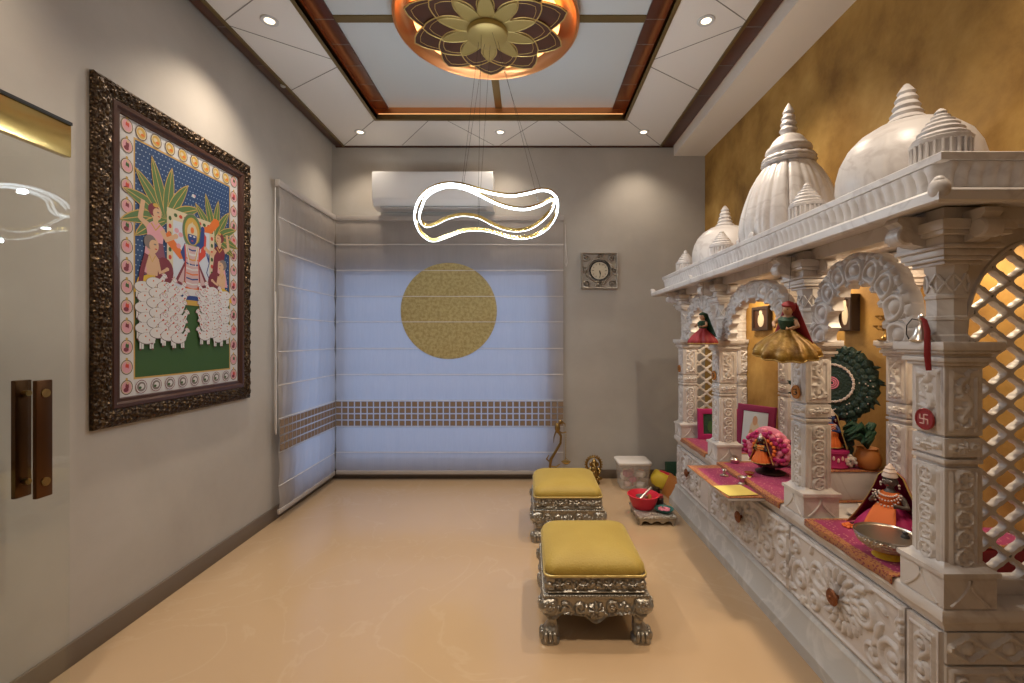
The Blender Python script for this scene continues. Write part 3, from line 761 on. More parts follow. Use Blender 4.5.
P4(.40, .345, .70, .375, 'blue'); P4(.385, .372, .715, .405, 'white'); P4(.44, .325, .66, .35, 'gold')
for q in range(3): band_([Q(.69 + .02 * q, .60), Q(.73, .55), Q(.70, .50), Q(.74, .46)], .003, 'blue')
for q, (a, b) in enumerate(((.36, .64), (.39, .60), (.37, .67), (.41, .655))): ell(*Q(a, b), .014, .012, 'pink', 12)
# attendants
def attendant(s_, t_, hgt, sgn, robe, wrap, kneel=False, arm_up=False):
    u, v = Q(s_, t_); k = hgt
    if kneel:
        poly([(u - .45 * k, v), (u + .45 * k, v), (u + .30 * k, v + .30 * k), (u, v + .42 * k), (u - .34 * k, v + .3 * k)], 'yellow')
        ell(u + sgn * .30 * k, v + .50 * k, .26 * k, .30 * k, 'maroon', 18); y0 = v + .38 * k
    else:
        poly([(u - .20 * k, v), (u + .24 * k, v), (u + .13 * k, v + .52 * k), (u - .13 * k, v + .52 * k)], robe); y0 = v + .5 * k
        poly([(u - .24 * k, v + .05 * k), (u - .08 * k, v), (u - .03 * k, v + .6 * k), (u - .15 * k, v + .6 * k)], wrap)
    hh = .30 * k if not kneel else .46 * k
    poly([(u - .13 * k, y0), (u + .13 * k, y0), (u + .17 * k, y0 + hh * .75), (u + .06 * k, y0 + hh), (u - .06 * k, y0 + hh), (u - .17 * k, y0 + hh * .75)], 'flesh' if kneel else wrap)
    if kneel: band_([(u - .14 * k, y0 + hh * .9), (u - .24 * k, y0 + .1 * k), (u - .30 * k, y0 - .28 * k)], .055 * k, 'maroon')
    hy = y0 + hh + .10 * k; r = (.10 if not kneel else .155) * k
    ell(u, hy - .05 * k, r * .5, r, 'flesh', 12); ell(u + sgn * .01 * k, hy + r * .4, r, r * 1.12, 'flesh', 18); ell(u - sgn * r * .35, hy + r * .75, r * 1.0, r * .95, 'line' if kneel else 'maroon', 16)
    ell(u + sgn * r * .25, hy + r * .35, r * .75, r * .78, 'flesh', 14); ell(u + sgn * r * .45, hy + r * .55, r * .24, r * .12, 'line', 8); ell(u + sgn * r * .6, hy - r * .05, r * .22, r * .09, 'red', 8)
    if not kneel: ell(u, hy + r * 1.5, r * .5, r * .3, 'gold', 10)
    band_([(u + sgn * .12 * k, y0 + hh * .7), (u + sgn * .20 * k, y0 + .08 * k), (u + sgn * .36 * k, y0 + .16 * k)], [.05 * k, .045 * k, .035 * k], 'flesh'); ell(u + sgn * .39 * k, y0 + .18 * k, .05 * k, .04 * k, 'flesh', 10)
    if arm_up: band_([(u - sgn * .14 * k, y0 + hh * .75), (u - sgn * .27 * k, y0 + hh * 1.0), (u - sgn * .22 * k, y0 + hh * 1.9)], [.05 * k, .045 * k, .035 * k], 'flesh')
    band_([(u - .08 * k, y0 + hh * .9), (u, y0 + hh * .6), (u + .08 * k, y0 + hh * .9)], .012 * k, 'gold')
attendant(.17, .44, .30, 1, 'plum', 'pink', arm_up=True); attendant(.86, .44, .27, -1, 'pink', 'maroon', arm_up=True)
attendant(.14, .36, .215, 1, '', '', kneel=True); attendant(.89, .36, .19, -1, '', '', kneel=True)
# herd of white cows in two groups
def cow(s_, t_, sgn, k):
    u, v = Q(s_, t_)
    for dx in (-.042, -.028, .022, .036): band_([(u + dx * k, v - .012 * k), (u + dx * 1.02 * k, v - .058 * k)], .0058 * k, 'cow')
    for dx in (-.042, .036): ell(u + dx * 1.02 * k, v - .061 * k, .006 * k, .005 * k, 'maroon', 8)
    ell(u - .0012, v - .0012, .0595 * k, .0325 * k, 'line', 20); ell(u, v, .057 * k, .030 * k, 'cow', 20)
    band_([(u + sgn * .040 * k, v + .006 * k), (u + sgn * .062 * k, v + .040 * k)], [.018 * k, .012 * k], 'cow')
    hx, hy = u + sgn * .068 * k, v + .048 * k
    ell(hx, hy, .0205 * k, .0135 * k, 'line', 14, -.5 * sgn); ell(hx, hy, .0185 * k, .0115 * k, 'cow', 14, -.5 * sgn); ell(hx + sgn * .015 * k, hy - .008 * k, .006 * k, .005 * k, 'pink', 8)
    ell(hx + sgn * .002 * k, hy + .002 * k, .003 * k, .003 * k, 'line', 6)
    band_([(hx - sgn * .006 * k, hy + .010 * k), (hx - sgn * .004 * k, hy + .024 * k)], [.0035 * k, .001 * k], 'gold'); ell(hx - sgn * .016 * k, hy + .006 * k, .008 * k, .004 * k, 'pink', 8)
    band_([(u + sgn * .045 * k, v + .012 * k), (u + sgn * .058 * k, v + .022 * k)], .004 * k, 'red'); ell(u - sgn * .008, v + .008, .005 * k, .005 * k, 'orange', 8); ell(u + .012, v - .008, .004 * k, .004 * k, 'red', 8)
for row in range(6):
    t_ = .385 - .044 * row
    for k in range(4):
        cow(.065 + .098 * k + .022 * (row % 2), t_ + .012 * ((k * 2) % 3), 1, .80); cow(.94 - .083 * k - .02 * (row % 2), t_ + .012 * ((k * 2 + 1) % 3), -1, .74)
cv.build('artwork', ['paint_' + k for k in PAINT], pt, flat=True, recalc=False)
# ------------------------------------------------------------------ marble shrine
SX, SY0, SY1 = 1.08, 1.18, 3.27          # front plane of the columns, near and far ends
SXB = XR - .003
CT = .507                                # counter top
COLY = (1.23, 1.82, 2.62, 3.22)
sh = thing('marble_shrine', 'long carved white marble home shrine with three domes along the golden wall', 'shrine', (1.27, 2.22, 0))
WM = 'white_marble'
# plinth
def ring3(off, z, x0=SX, y0=SY0, y1=SY1): return [(x0 - off, y0 - off, z), (x0 - off, y1 + off, z), (SXB, y1 + off, z), (SXB, y0 - off, z)]
m = MB(); m.loft([ring3(.05, 0), ring3(.05, .045), ring3(.042, .055), ring3(.018, .125), ring3(.018, .140), ring3(.010, .150), ring3(.0, .158), ring3(0, .16)]); m.build('plinth', 'grey_marble', sh, sharp=25)
m = MB(); m.box(SX + .012, SXB, SY0 + .012, SY1 - .012, .16, .475); m.build('body', WM, sh)
# counter slab with a moulded, softly waved edge
m = MB(); rings = []
for off, z in ((.0, .440), (.004, .452), (.012, .466), (.020, .474), (.022, .490), (.018, .502), (.010, .507)):
    P = []; x0, y0, y1 = SX - off, SY0 - off, SY1 + off
    n1 = 120
    for i in range(n1 + 1):
        y = y0 + (y1 - y0) * i / n1; P.append((x0 - (.0035 * abs(sin(y * 26)) if off > .01 else 0), y, z))
    P += [(SXB, y1, z), (SXB, y0, z)]
    rings.append(P)
m.loft(rings); m.build('countertop', WM, sh, sharp=30)
# carved drawer fronts
def floral(w, h, seed, cx=None):
    rr = random.Random(seed); cx = w / 2 if cx is None else cx; cy = h * .5; S = rosette(cx, cy, h * .24, 10, .012)
    k = h / .27
    for sx in (-1, 1):
        u = cx + sx * h * .42; j = 0
        while 0 < u < w and abs(u - cx) < w * .5 - .05 * k:
            up = 1 if j % 2 == 0 else -1
            S += scroll(u, cy + up * h * .13, .062 * k, rr.uniform(0, 6), 1.5, .012 * k, .85, sx * up)
            S += scroll(u + sx * .03 * k, cy - up * h * .26, .036 * k, rr.uniform(0, 6), 1.3, .009 * k, .8, -sx * up)
            for q in range(7):
                a = rr.uniform(0, 2 * PI); S += leaf(u + .070 * k * cos(a), cy + up * h * .13 + .070 * k * sin(a), a + .6, rr.uniform(.03, .05) * k, .011 * k, .75)
            S += leaf(u + sx * .05 * k, cy - up * .02, 1.5 * up, .07 * k, .014 * k, .8)
            u += sx * .112 * k; j += 1
    for q in range(9):
        a = PI * (.08 + .84 * q / 8); S += leaf(cx + .066 * k * cos(a), cy + .06 * k * sin(a), a, .055 * k, .013 * k, .95)
        S += leaf(cx + .066 * k * cos(-a), cy + .06 * k * sin(-a), -a, .045 * k, .012 * k, .85)
    for (p, q) in (((.012, .012), (w - .012, .012)), ((w - .012, .012), (w - .012, h - .012)), ((w - .012, h - .012), (.012, h - .012)), ((.012, h - .012), (.012, .012))):
        S += stroke(p, q, .006, .55, int(math.hypot(q[0] - p[0], q[1] - p[1]) / .003))
    return [q for q in S if 0 < q[0] < w and 0 < q[1] < h]
def drawer(y0, y1, seed, ky):
    w_, h_ = y1 - y0, .270
    m = MB(); z0 = .164
    m.box(SX - .010, SX + .012, y0, y1, z0, z0 + h_)
    relief(m, w_, h_, floral(w_, h_, seed, ky - y0), .013, lambda u, v, h: (SX - .0108 - h, y0 + u, z0 + v), int(w_ / .0036), 76)
    d = m.build('drawer', WM, sh)
    k = MB(); k.lathe([(0, 0), (.008, 0), (.008, .014), (.024, .017), (.0265, .022), (.022, .027), (.008, .029), (.005, .034), (0, .035)], 30, (SX - .020, ky, z0 + .150), (-1, 0, 0), lambda a, r, z: 1 + (.07 * abs(cos(5 * a)) if r > .02 else 0))
    k.build('knob', 'knob_copper', d)
drawer(1.292, 1.852, 3, 1.555); drawer(1.862, 2.662, 5, 2.255); drawer(2.672, 3.185, 8, 2.99)
def side_panel(x0, x1, y, z0, z1, seed, diamonds=False):
    m = MB(); w_, h_ = x1 - x0, z1 - z0
    if diamonds:
        S = []
        n = 4
        for i in range(n):
            c = w_ * (i + .5) / n; d = w_ / n / 2
            for a, b in (((c - d, h_ / 2), (c, h_ * .9)), ((c, h_ * .9), (c + d, h_ / 2)), ((c + d, h_ / 2), (c, h_ * .1)), ((c, h_ * .1), (c - d, h_ / 2))): S += stroke(a, b, .006, .8, 24)
            S.append((c, h_ / 2, .016, .9))
    else: S = floral(w_, h_, seed)
    m.box(x0, x1, y - .006, y + .012, z0, z1)
    relief(m, w_, h_, S, .012, lambda u, v, h: (x0 + u, y - .0068 - h, z0 + v), int(w_ / .0042), int(h_ / .0042)); m.build('carved_panel', WM, sh)
side_panel(SX + .004, SXB - .002, SY0 + .004, .355, .436, 11, True); side_panel(SX + .004, SXB - .002, SY0 + .004, .164, .348, 12)
def small_panel(y0, y1):
    m = MB(); w_, h_ = y1 - y0, .27
    S = stroke((.014, .02), (w_ - .014, .02), .005, .6) + stroke((.014, h_ - .02), (w_ - .014, h_ - .02), .005, .6) + stroke((.014, .02), (.014, h_ - .02), .005, .6, 50) + stroke((w_ - .014, .02), (w_ - .014, h_ - .02), .005, .6, 50)
    for j in range(3): S += scroll(w_ / 2, .06 + .075 * j, .026, j * 2., 1.4, .008, .9, 1 if j % 2 else -1) + leaf(w_ / 2, .09 + .075 * j, .8 + j, .035, .009)
    m.box(SX - .010, SX + .012, y0, y1, .164, .434)
    relief(m, w_, h_, S, .011, lambda u, v, h: (SX - .0108 - h, y0 + u, .164 + v), int(w_ / .0035), 76); m.build('carved_panel', WM, sh)
small_panel(1.186, 1.284); small_panel(3.193, 3.266)

# columns
def col_relief(m, w_, z0, z1, kind, to):
    h_ = z1 - z0; S = []
    for a, b in (((.012, .010), (.012, h_ - .01)), ((w_ - .012, .010), (w_ - .012, h_ - .01))): S += stroke(a, b, .0045, .55, 60)
    if kind == 2:
        S = rosette(w_ / 2, h_ / 2, .015, 6, .005, .9)
        for s_ in (-1, 1): S += scroll(w_ / 2 + s_ * .026, h_ / 2, .012, 0, 1.2, .0045, .8, s_) + leaf(w_ / 2 + s_ * .036, h_ / 2 - .008, .9, .018, .004, .7)
    elif kind == 0:
        n = 5
        for i in range(n):
            v = h_ * (i + .5) / n; r = h_ / n * .40
            S += [(w_ / 2 + r * cos(t), v + r * sin(t), .0055, 1.) for t in np.linspace(0, 2 * PI, 26)] + rosette(w_ / 2, v, r * .75, 5, .006, .8)
            if i: S += leaf(w_ / 2 - r * .9, v - r * 1.2, .6, r * .8, .006, .7) + leaf(w_ / 2 + r * .9, v - r * 1.2, 2.2, r * .8, .006, .7)
    else:
        S += scroll(w_ / 2, h_ * .22, .020, -PI / 2, 1.2, .0065, 1.)
        for i in range(16):
            t = i / 15; S.append((w_ / 2 + .014 * sin(t * 7.5), h_ * (.32 + .6 * t), .010 - .004 * t, 1.))
        for i in range(7): S += leaf(w_ / 2, h_ * (.34 + .085 * i), (.7 if i % 2 else 2.4), .028, .0065, .8)
        for s_ in (-1, 1): S += scroll(w_ / 2 + s_ * .022, h_ * .14, .012, 0, 1.2, .0045, .8, s_) + scroll(w_ / 2 + s_ * .024, h_ * .90, .010, 0, 1.2, .0045, .8, s_)
    relief(m, w_, h_, S, .008, to, max(14, int(w_ / .0042)), int(h_ / .0046))
def column(xc, yc, hw, rear=False):
    m = MB(); b = lambda z0, z1, g, bev=.002: m.box(xc - hw + g, xc + hw - g, yc - hw + g, yc + hw - g, z0, z1, bev)
    b(.600, .862, 0); b(.862, .872, .006); b(.872, .884, -.001); b(.884, .890, .007); b(.890, .940, 0); b(.940, .946, .007); b(.946, 1.128, 0)
    for z0, z1, g in ((1.128, 1.138, -.008), (1.138, 1.150, -.016), (1.150, 1.160, -.012), (1.160, 1.168, -.024), (1.168, 1.190, -.030)): b(z0, z1, g)
    w_ = 2 * hw - .012
    for z0, z1, kd in ((.606, .858, 0), (.950, 1.124, 1), (.8915, .9385, 2)):
        col_relief(m, w_, z0, z1, kd, lambda u, v, h: (xc - hw - .0008 - h, yc + hw - .006 - u, z0 + v))
        col_relief(m, w_, z0, z1, kd, lambda u, v, h: (xc - hw + .006 + u, yc - hw - .0008 - h, z0 + v))
    # octagonal upper shaft with rings
    r = hw * .92
    m.lathe([(r * 1.04, 1.190), (r * 1.04, 1.205), (r * .95, 1.210), (r * .95, 1.245), (r * 1.02, 1.248), (r * 1.02, 1.256), (r * .95, 1.259), (r * .95, 1.302), (r * 1.02, 1.305), (r * 1.02, 1.313), (r * .95, 1.316), (r * .95, 1.372), (r * 1.03, 1.378), (r * 1.06, 1.395)], 8, (xc, yc, 0), None, None, PI / 8)
    for k in range(8):      # crossed leaves under the capital
        a = k * PI / 4 + PI / 8 + PI / 8; c_ = Vector((cos(a), sin(a), 0)); t_ = Vector((-sin(a), cos(a), 0)); p0 = Vector((xc, yc, 0)) + c_ * r * .885
        for s_ in (-1, 1): m.tube([tuple(p0 + t_ * .014 * s_ + Vector((0, 0, 1.322))), tuple(p0 + c_ * .004 + Vector((0, 0, 1.345))), tuple(p0 - t_ * .014 * s_ + Vector((0, 0, 1.368)))], .0035, 5)
    clip = (lambda q: [(min(p[0], SXB), p[1], p[2]) for p in q]) if rear else (lambda q: q)
    m.v = clip(m.v); o = m.build('column', WM, sh, sharp=30)
    f = MB(); g = hw
    def sq(e, z): return [(xc - g - e, yc - g - e, z), (xc + g + e, yc - g - e, z), (xc + g + e, yc + g + e, z), (xc - g - e, yc + g + e, z)]
    f.loft([sq(.018, CT), sq(.018, .585), sq(.024, .588), sq(.024, .600), sq(.012, .604), sq(.004, .612), sq(0, .618)])
    for s_ in (-1, 1):      # carved curved triangle on the visible faces
        pts = [(s_ * .050 * (1 - t) ** 1.8, .068 * t) for t in [i / 10 for i in range(11)]]
        f.tube([(xc - g - .018, yc + u, .512 + v) for u, v in pts], .0042, 6); f.tube([(xc + u, yc - g - .018, .512 + v) for u, v in pts], .0042, 6)
    f.v = clip(f.v); f.build('foot_block', WM, o, sharp=30)
    c = MB(); q = lambda z0, z1, e, bev=.002: c.box(xc - g - e, xc + g + e, yc - g - e, yc + g + e, z0, z1, bev)
    for z0, z1, e in ((1.392, 1.402, .000), (1.402, 1.412, .012), (1.412, 1.430, .018), (1.430, 1.440, .028), (1.440, 1.462, .024), (1.462, 1.474, .038), (1.474, 1.500, .044), (1.50, 1.535, .02)): q(z0, z1, e)
    if not rear:            # scrolled brackets towards the room and along the front
        for dx, dy in ((-1, 0), (0, -1), (0, 1)):
            pts = [(.0, .0), (.10, .0), (.105, -.012), (.092, -.022), (.085, -.05), (.060, -.072), (.03, -.078), (0, -.09)]
            w2 = .022
            c.prism(pts, -w2, w2, lambda u, v, h: (xc + dx * (g + u * .95) + abs(dy) * h, yc + dy * (g + u * .75) + abs(dx) * h, 1.520 + v))
            ex, ey = xc + dx * (g + .075), yc + dy * (g + .06)
            c.lathe([(0, -w2 - .003), (.020, -w2 - .003), (.024, -w2 + .002), (.024, w2 - .002), (.020, w2 + .003), (0, w2 + .003)], 16, (ex, ey, 1.472), (abs(dy), abs(dx), 0))
    c.v = clip(c.v); c.build('capital', WM, o, sharp=30)
    return o
front = [column(SX + .05, y, .05) for y in COLY]
rear = [column(1.505, y, .050, True) for y in (1.80, 2.60, 3.20)]
def emblem(par, y, z, mat, sym, r=.027, x=SX - .0095):
    m = MB(); m.lathe([(0, 0), (r, 0), (r * 1.02, .003), (r * .96, .006), (r * .86, .006), (r * .83, .004), (0, .004)], 30, (x, y, z), (-1, 0, 0))
    o = m.build('emblem_disc', mat, par)
    s = MB(); k = r * .42; X = x - .0048; T = lambda a, b: (X, y - a * k, z + b * k)
    if sym == 'swastika':       # the Hindu good-luck sign set in the round tile
        for p in (((0, -1), (0, 1)), ((-1, 0), (1, 0)), ((0, 1), (1, 1)), ((1, 0), (1, -1)), ((0, -1), (-1, -1)), ((-1, 0), (-1, 1))): s.tube([T(*p[0]), T(*p[1])], .0017, 5)
    else:
        s.tube([T(.9 * cos(a) - .25, .5 + .5 * sin(a)) for a in np.linspace(2.6, -1.57, 10)] + [T(.9 * cos(a) - .25, -.5 + .5 * sin(a)) for a in np.linspace(1.57, -2.6, 10)], .0017, 5)
        s.tube([T(.2, 0), T(.6, .15), T(1., -.1), T(1.05, -.5)], .0016, 5); s.tube([T(.2, 1.1), T(.5, .95), T(.8, 1.15)], .0014, 5)
    s.build('symbol', 'wood_black' if mat == 'medal_orange' else 'pale_pink', o)
emblem(front[0], 1.225, .982, 'medal_red', 'swastika', .029); emblem(front[1], 1.815, .985, 'medal_orange', 'om'); emblem(front[2], 2.615, .985, 'medal_orange', 'om'); emblem(front[3], 3.215, .985, 'medal_orange', 'om', .025)

# cusped arches between the front columns
def arch(y0, y1, ztop, band, cusps, x=SX + .022):
    m = MB(); yc, ho = (y0 + y1) / 2, (y1 - y0) / 2; z0 = 1.192; Ho = ztop - z0
    NT, NS = cusps * 24, 26
    def P(a, s):
        th = -.12 + (PI + .24) * a
        c_, s__ = cos(th), sin(th)
        sq = abs(c_) ** .85 * (1 if c_ > 0 else -1)
        o_ = (yc + ho * sq, z0 + Ho * (s__ if s__ > 0 else s__ * .3))
        sc_out = 1 - .030 * (1 - abs(sin(cusps * PI * a))); cus = abs(sin(cusps * PI * a))
        fy, fz = 1 - band / ho * (1 - .20 * cus + .06), 1 - band / Ho * (1 - .20 * cus + .02)
        i_ = (yc + ho * sq * fy, z0 + Ho * (s__ if s__ > 0 else s__ * .3) * fz)
        oo = (yc + (o_[0] - yc) * sc_out, z0 + (o_[1] - z0) * sc_out)
        u = s; y = i_[0] + (oo[0] - i_[0]) * u; z = i_[1] + (oo[1] - i_[1]) * u
        La = PI * (ho + Ho) / 2 / cusps
        ua = ((a * cusps) % 1 - .5) * La; R_ = min(La, band) * .56
        d = math.hypot(ua, (u - .38) * band) / R_
        h = .013 * math.sqrt(max(0, 1 - (d / .42) ** 2)) + .010 * max(0, 1 - ((d - .72) / .17) ** 2) ** .6 + .007 * max(0, 1 - ((d - 1.06) / .10) ** 2)
        if d > 1.1: h += .006 * (.5 + .5 * cos((d - 1.36) * 2 * PI / .30)) * max(0, 1 - (u - .45) ** 2 * 4)
        h += .010 * (abs(sin(3 * cusps * PI * a)) ** .6) * max(0, 1 - ((u - .90) / .10) ** 2)
        return y, z, h
    m.grid(NT, NS, lambda a, s: (lambda q: (x - .006 - q[2], q[0], q[1]))(P(a, s)))
    m.grid(NT, 1, lambda a, s: (lambda q: (x + .030, q[0], q[1]))(P(a, s)))
    for s in (0, 1): m.grid(NT, 1, lambda a, t: (lambda q: (x - .006 - q[2] if t == 0 else x + .030, q[0], q[1]))(P(a, s)))
    for a in (0, 1): m.grid(1, NS, lambda t, s: (lambda q: (x - .006 - q[2] if t == 0 else x + .030, q[0], q[1]))(P(a, s)))
    m.build('arch', WM, sh, sharp=50)
arch(1.284, 1.766, 1.485, .112, 9); arch(1.874, 2.566, 1.482, .105, 11); arch(2.674, 3.166, 1.485, .112, 9)
# beam over the columns, rear beam
m = MB(); m.box(SX + .01, SX + .09, SY0 + .01, SY1 - .01, 1.497, 1.545); m.box(SX + .09, SXB, SY0 + .01, SY0 + .09, 1.497, 1.545); m.box(SX + .09, SXB, SY1 - .09, SY1 - .01, 1.497, 1.545); m.build('beam', WM, sh)

# eave
m = MB()
def ringw(off, z, wav=0.):
    P = []; x0, y0, y1 = SX - off, SY0 - off, SY1 + off; n1 = 90; n2 = 26
    for i in range(n1 + 1):
        t = i / n1; P.append((x0, y0 + (y1 - y0) * t, z + wav * (.5 - .5 * cos(2 * PI * t * 1)) * -1))
    for i in range(1, n2 + 1): P.append((x0 + (SXB - x0) * i / n2, y1, z))
    for i in range(n2, 0, -1): P.append((x0 + (SXB - x0) * i / n2, y0, z))
    return P
m.loft([ringw(-.02, 1.545), ringw(.0, 1.540), ringw(.05, 1.532), ringw(.12, 1.516), ringw(.146, 1.510), ringw(.152, 1.514), ringw(.152, 1.536), ringw(.148, 1.542), ringw(.12, 1.549), ringw(.085, 1.558), ringw(.06, 1.562)])
ea = m.build('eave', WM, sh, sharp=25)
def acroter(x, y, dx, dy, s=1., zz=1.53):
    m = MB(); m.sphere((x, y, zz + .012 * s), (.022 * s, .022 * s, .028 * s), 16, 10); m.sphere((x + dx * .014 * s, y + dy * .014 * s, zz + .030 * s), (.013 * s,) * 3, 12, 8)
    m.build('corner_knob', WM, ea)
acroter(SX - .138, SY0 - .138, -.2, -.2, .95, 1.530); acroter(SX - .14, SY1 + .14, -.7, .7, .9)
acroter(SX - .142, 2.62, -1, 0, .6, 1.538)
# cornice of leaf flutes
m = MB()
def corn(a, z, e): # a: path parameter metres along near side then front
    pass
y0, y1 = SY0 - .068, SY1 + .068; xf = SX - .068
LN = [(SXB, y0), (xf, y0), (xf, y1), (SXB, y1)]
NP_, rows = [], []
for (p, q) in zip(LN, LN[1:]):
    L_ = math.hypot(q[0] - p[0], q[1] - p[1]); n = int(L_ / .0042); dx, dy = (q[0] - p[0]) / L_, (q[1] - p[1]) / L_
    nx, ny = -dy, dx
    if nx > 0: nx = -nx
    if abs(dx) > .5: nx, ny = 0, (-1 if p[1] < 2 else 1)
    for i in range(n):
        d = L_ * i / n; NP_.append((p[0] + dx * d, p[1] + dy * d, nx, ny, abs(sin(d * PI / .034))))
NP_.append((SXB, y1, 0, 1, 0))
ZS_ = [(1.562, .0), (1.572, .003), (1.590, .002), (1.606, .006), (1.618, .014), (1.626, .016)]
vs = []; n = len(NP_)
for z, e in ZS_:
    for x, y, nx, ny, k in NP_:
        b_ = e + .012 * (k ** .6) * sin(PI * min(1, (z - 1.562) / .07)) ; vs.append((x + nx * b_, y + ny * b_, z))
m.add(vs, [(j * n + i, j * n + i + 1, (j + 1) * n + i + 1, (j + 1) * n + i) for j in range(len(ZS_) - 1) for i in range(n - 1)])
m.build('cornice', WM, sh, sharp=60)
m = MB(); m.loft([ring3(.076, 1.624), ring3(.090, 1.628), ring3(.090, 1.646), ring3(.084, 1.650), ring3(.06, 1.652)]); m.build('roof_slab', WM, sh, sharp=25)

# domes
def rib(n, k): return lambda a, r, z: 1 - k * (1 - abs(sin(n * a / 2)) ** .55) * min(1, max(0, 1.06 - z)) if r > .1 else 1
DX = 1.268
def finial(prof, par, y, name='finial', n=28):
    m = MB(); m.lathe(prof, n, (DX, y, 1.65)); m.build(name, WM, par)
# large ribbed dome in the middle
DY = 2.215
pf = [(.215, 0), (.222, .012), (.214, .022), (.219, .04), (.224, .075), (.221, .12), (.211, .17), (.195, .225), (.173, .285), (.146, .335), (.118, .375), (.098, .392)]
pp = []
for (r0, z0), (r1, z1) in zip(pf, pf[1:]):
    for j in range(3): pp.append((r0 + (r1 - r0) * j / 3, z0 + (z1 - z0) * j / 3))
pp.append(pf[-1])
m = MB(); m.lathe(pp, 192, (DX, DY, 1.65), None, lambda a, r, z: 1 - (.055 * (1 - abs(sin(9 * a)) ** .35) + .02 * (1 - abs(sin(18 * a)) ** .3)) * (1 if r > .095 and z > .03 else .3))
dm = m.build('ribbed_dome', WM, sh, sharp=60)
m = MB(); m.lathe([(.092, .382), (.112, .388), (.118, .400), (.110, .408), (.116, .416), (.108, .428), (.088, .432)], 96, (DX, DY, 1.65), None, lambda a, r, z: 1 + .035 * abs(sin(8 * a)))
m.build('collar', WM, dm)
finial([(.085, .430), (.098, .440), (.103, .455), (.098, .470), (.088, .476), (.080, .490), (.068, .510), (.055, .524), (.042, .532), (.030, .538), (.034, .548), (.041, .560), (.034, .572), (.030, .578), (.036, .590), (.030, .602), (.027, .607), (.032, .618), (.026, .630), (.022, .636), (.026, .648), (.019, .664), (.010, .680), (.003, .692), (0, .694)], dm, DY)
for k in range(4):          # small carved lotus tufts at the foot of the dome
    a = PI + (-.9 + .6 * k); c_ = (DX + .225 * cos(a), DY + .235 * sin(a), 1.652); m = MB()
    for q in range(5):
        b = R(-50 + 25 * q); m.sphere((c_[0] + .012 * sin(b) * -sin(a), c_[1] + .016 * sin(b) * cos(a), c_[2] + .014 + .016 * cos(b)), (.006, .008, .018), 10, 8)
    m.build('lotus_tuft', WM, dm)
for y in (1.525, 2.93):
    pf = [(.180, 0), (.192, .006), (.186, .016), (.193, .03), (.200, .065), (.198, .105), (.187, .150), (.165, .195), (.130, .232), (.090, .256), (.055, .268), (.040, .272)]
    pp = []
    for (r0, z0), (r1, z1) in zip(pf, pf[1:]):
        for j in range(3): pp.append((r0 + (r1 - r0) * j / 3, z0 + (z1 - z0) * j / 3))
    pp.append(pf[-1])
    m = MB(); nr = 8 if y < 2 else 14
    m.lathe(pp, 160, (DX, y, 1.65), None, lambda a, r, z: 1 + .013 * (1 - min(1, abs(sin(nr / 2 * (a + .2))) / .09)) if z > .03 and r > .06 else 1)
    for k in range(28):     # lotus petals round the foot
        a = 2 * PI * k / 28; m.sphere((DX + .188 * cos(a), y + .188 * sin(a), 1.668), (.014, .014, .022), 10, 6)
    dm2 = m.build('dome', WM, sh, sharp=60)
    finial([(.052, .262), (.058, .272), (.050, .282), (.042, .288), (.046, .298), (.038, .308), (.034, .312), (.039, .322), (.032, .333), (.029, .337), (.033, .347), (.026, .358), (.023, .362), (.026, .371), (.018, .384), (.008, .398), (0, .403)], dm2, y)
# corner turrets over the columns
for y in COLY:
    m = MB(); x = SX + .035; z = 1.651
    m.lathe([(.066, 0), (.066, .010), (.060, .014), (.060, .066), (.066, .070), (.068, .078), (.060, .082)], 12, (x, y, z), None, None, PI / 12)
    for k in range(24):     # little pilasters between slits
        a = 2 * PI * (k + .5) / 24; m.tube([(x + .062 * cos(a), y + .062 * sin(a), z + .014), (x + .062 * cos(a), y + .062 * sin(a), z + .068)], .0042, 6)
    m.lathe([(.058, .080), (.060, .088), (.050, .096), (.051, .104), (.041, .112), (.041, .119), (.031, .127), (.031, .133), (.021, .140), (.021, .146), (.013, .152), (.014, .158), (.007, .166), (0, .170)], 28, (x, y, z))
    m.build('turret', WM, sh, sharp=35)

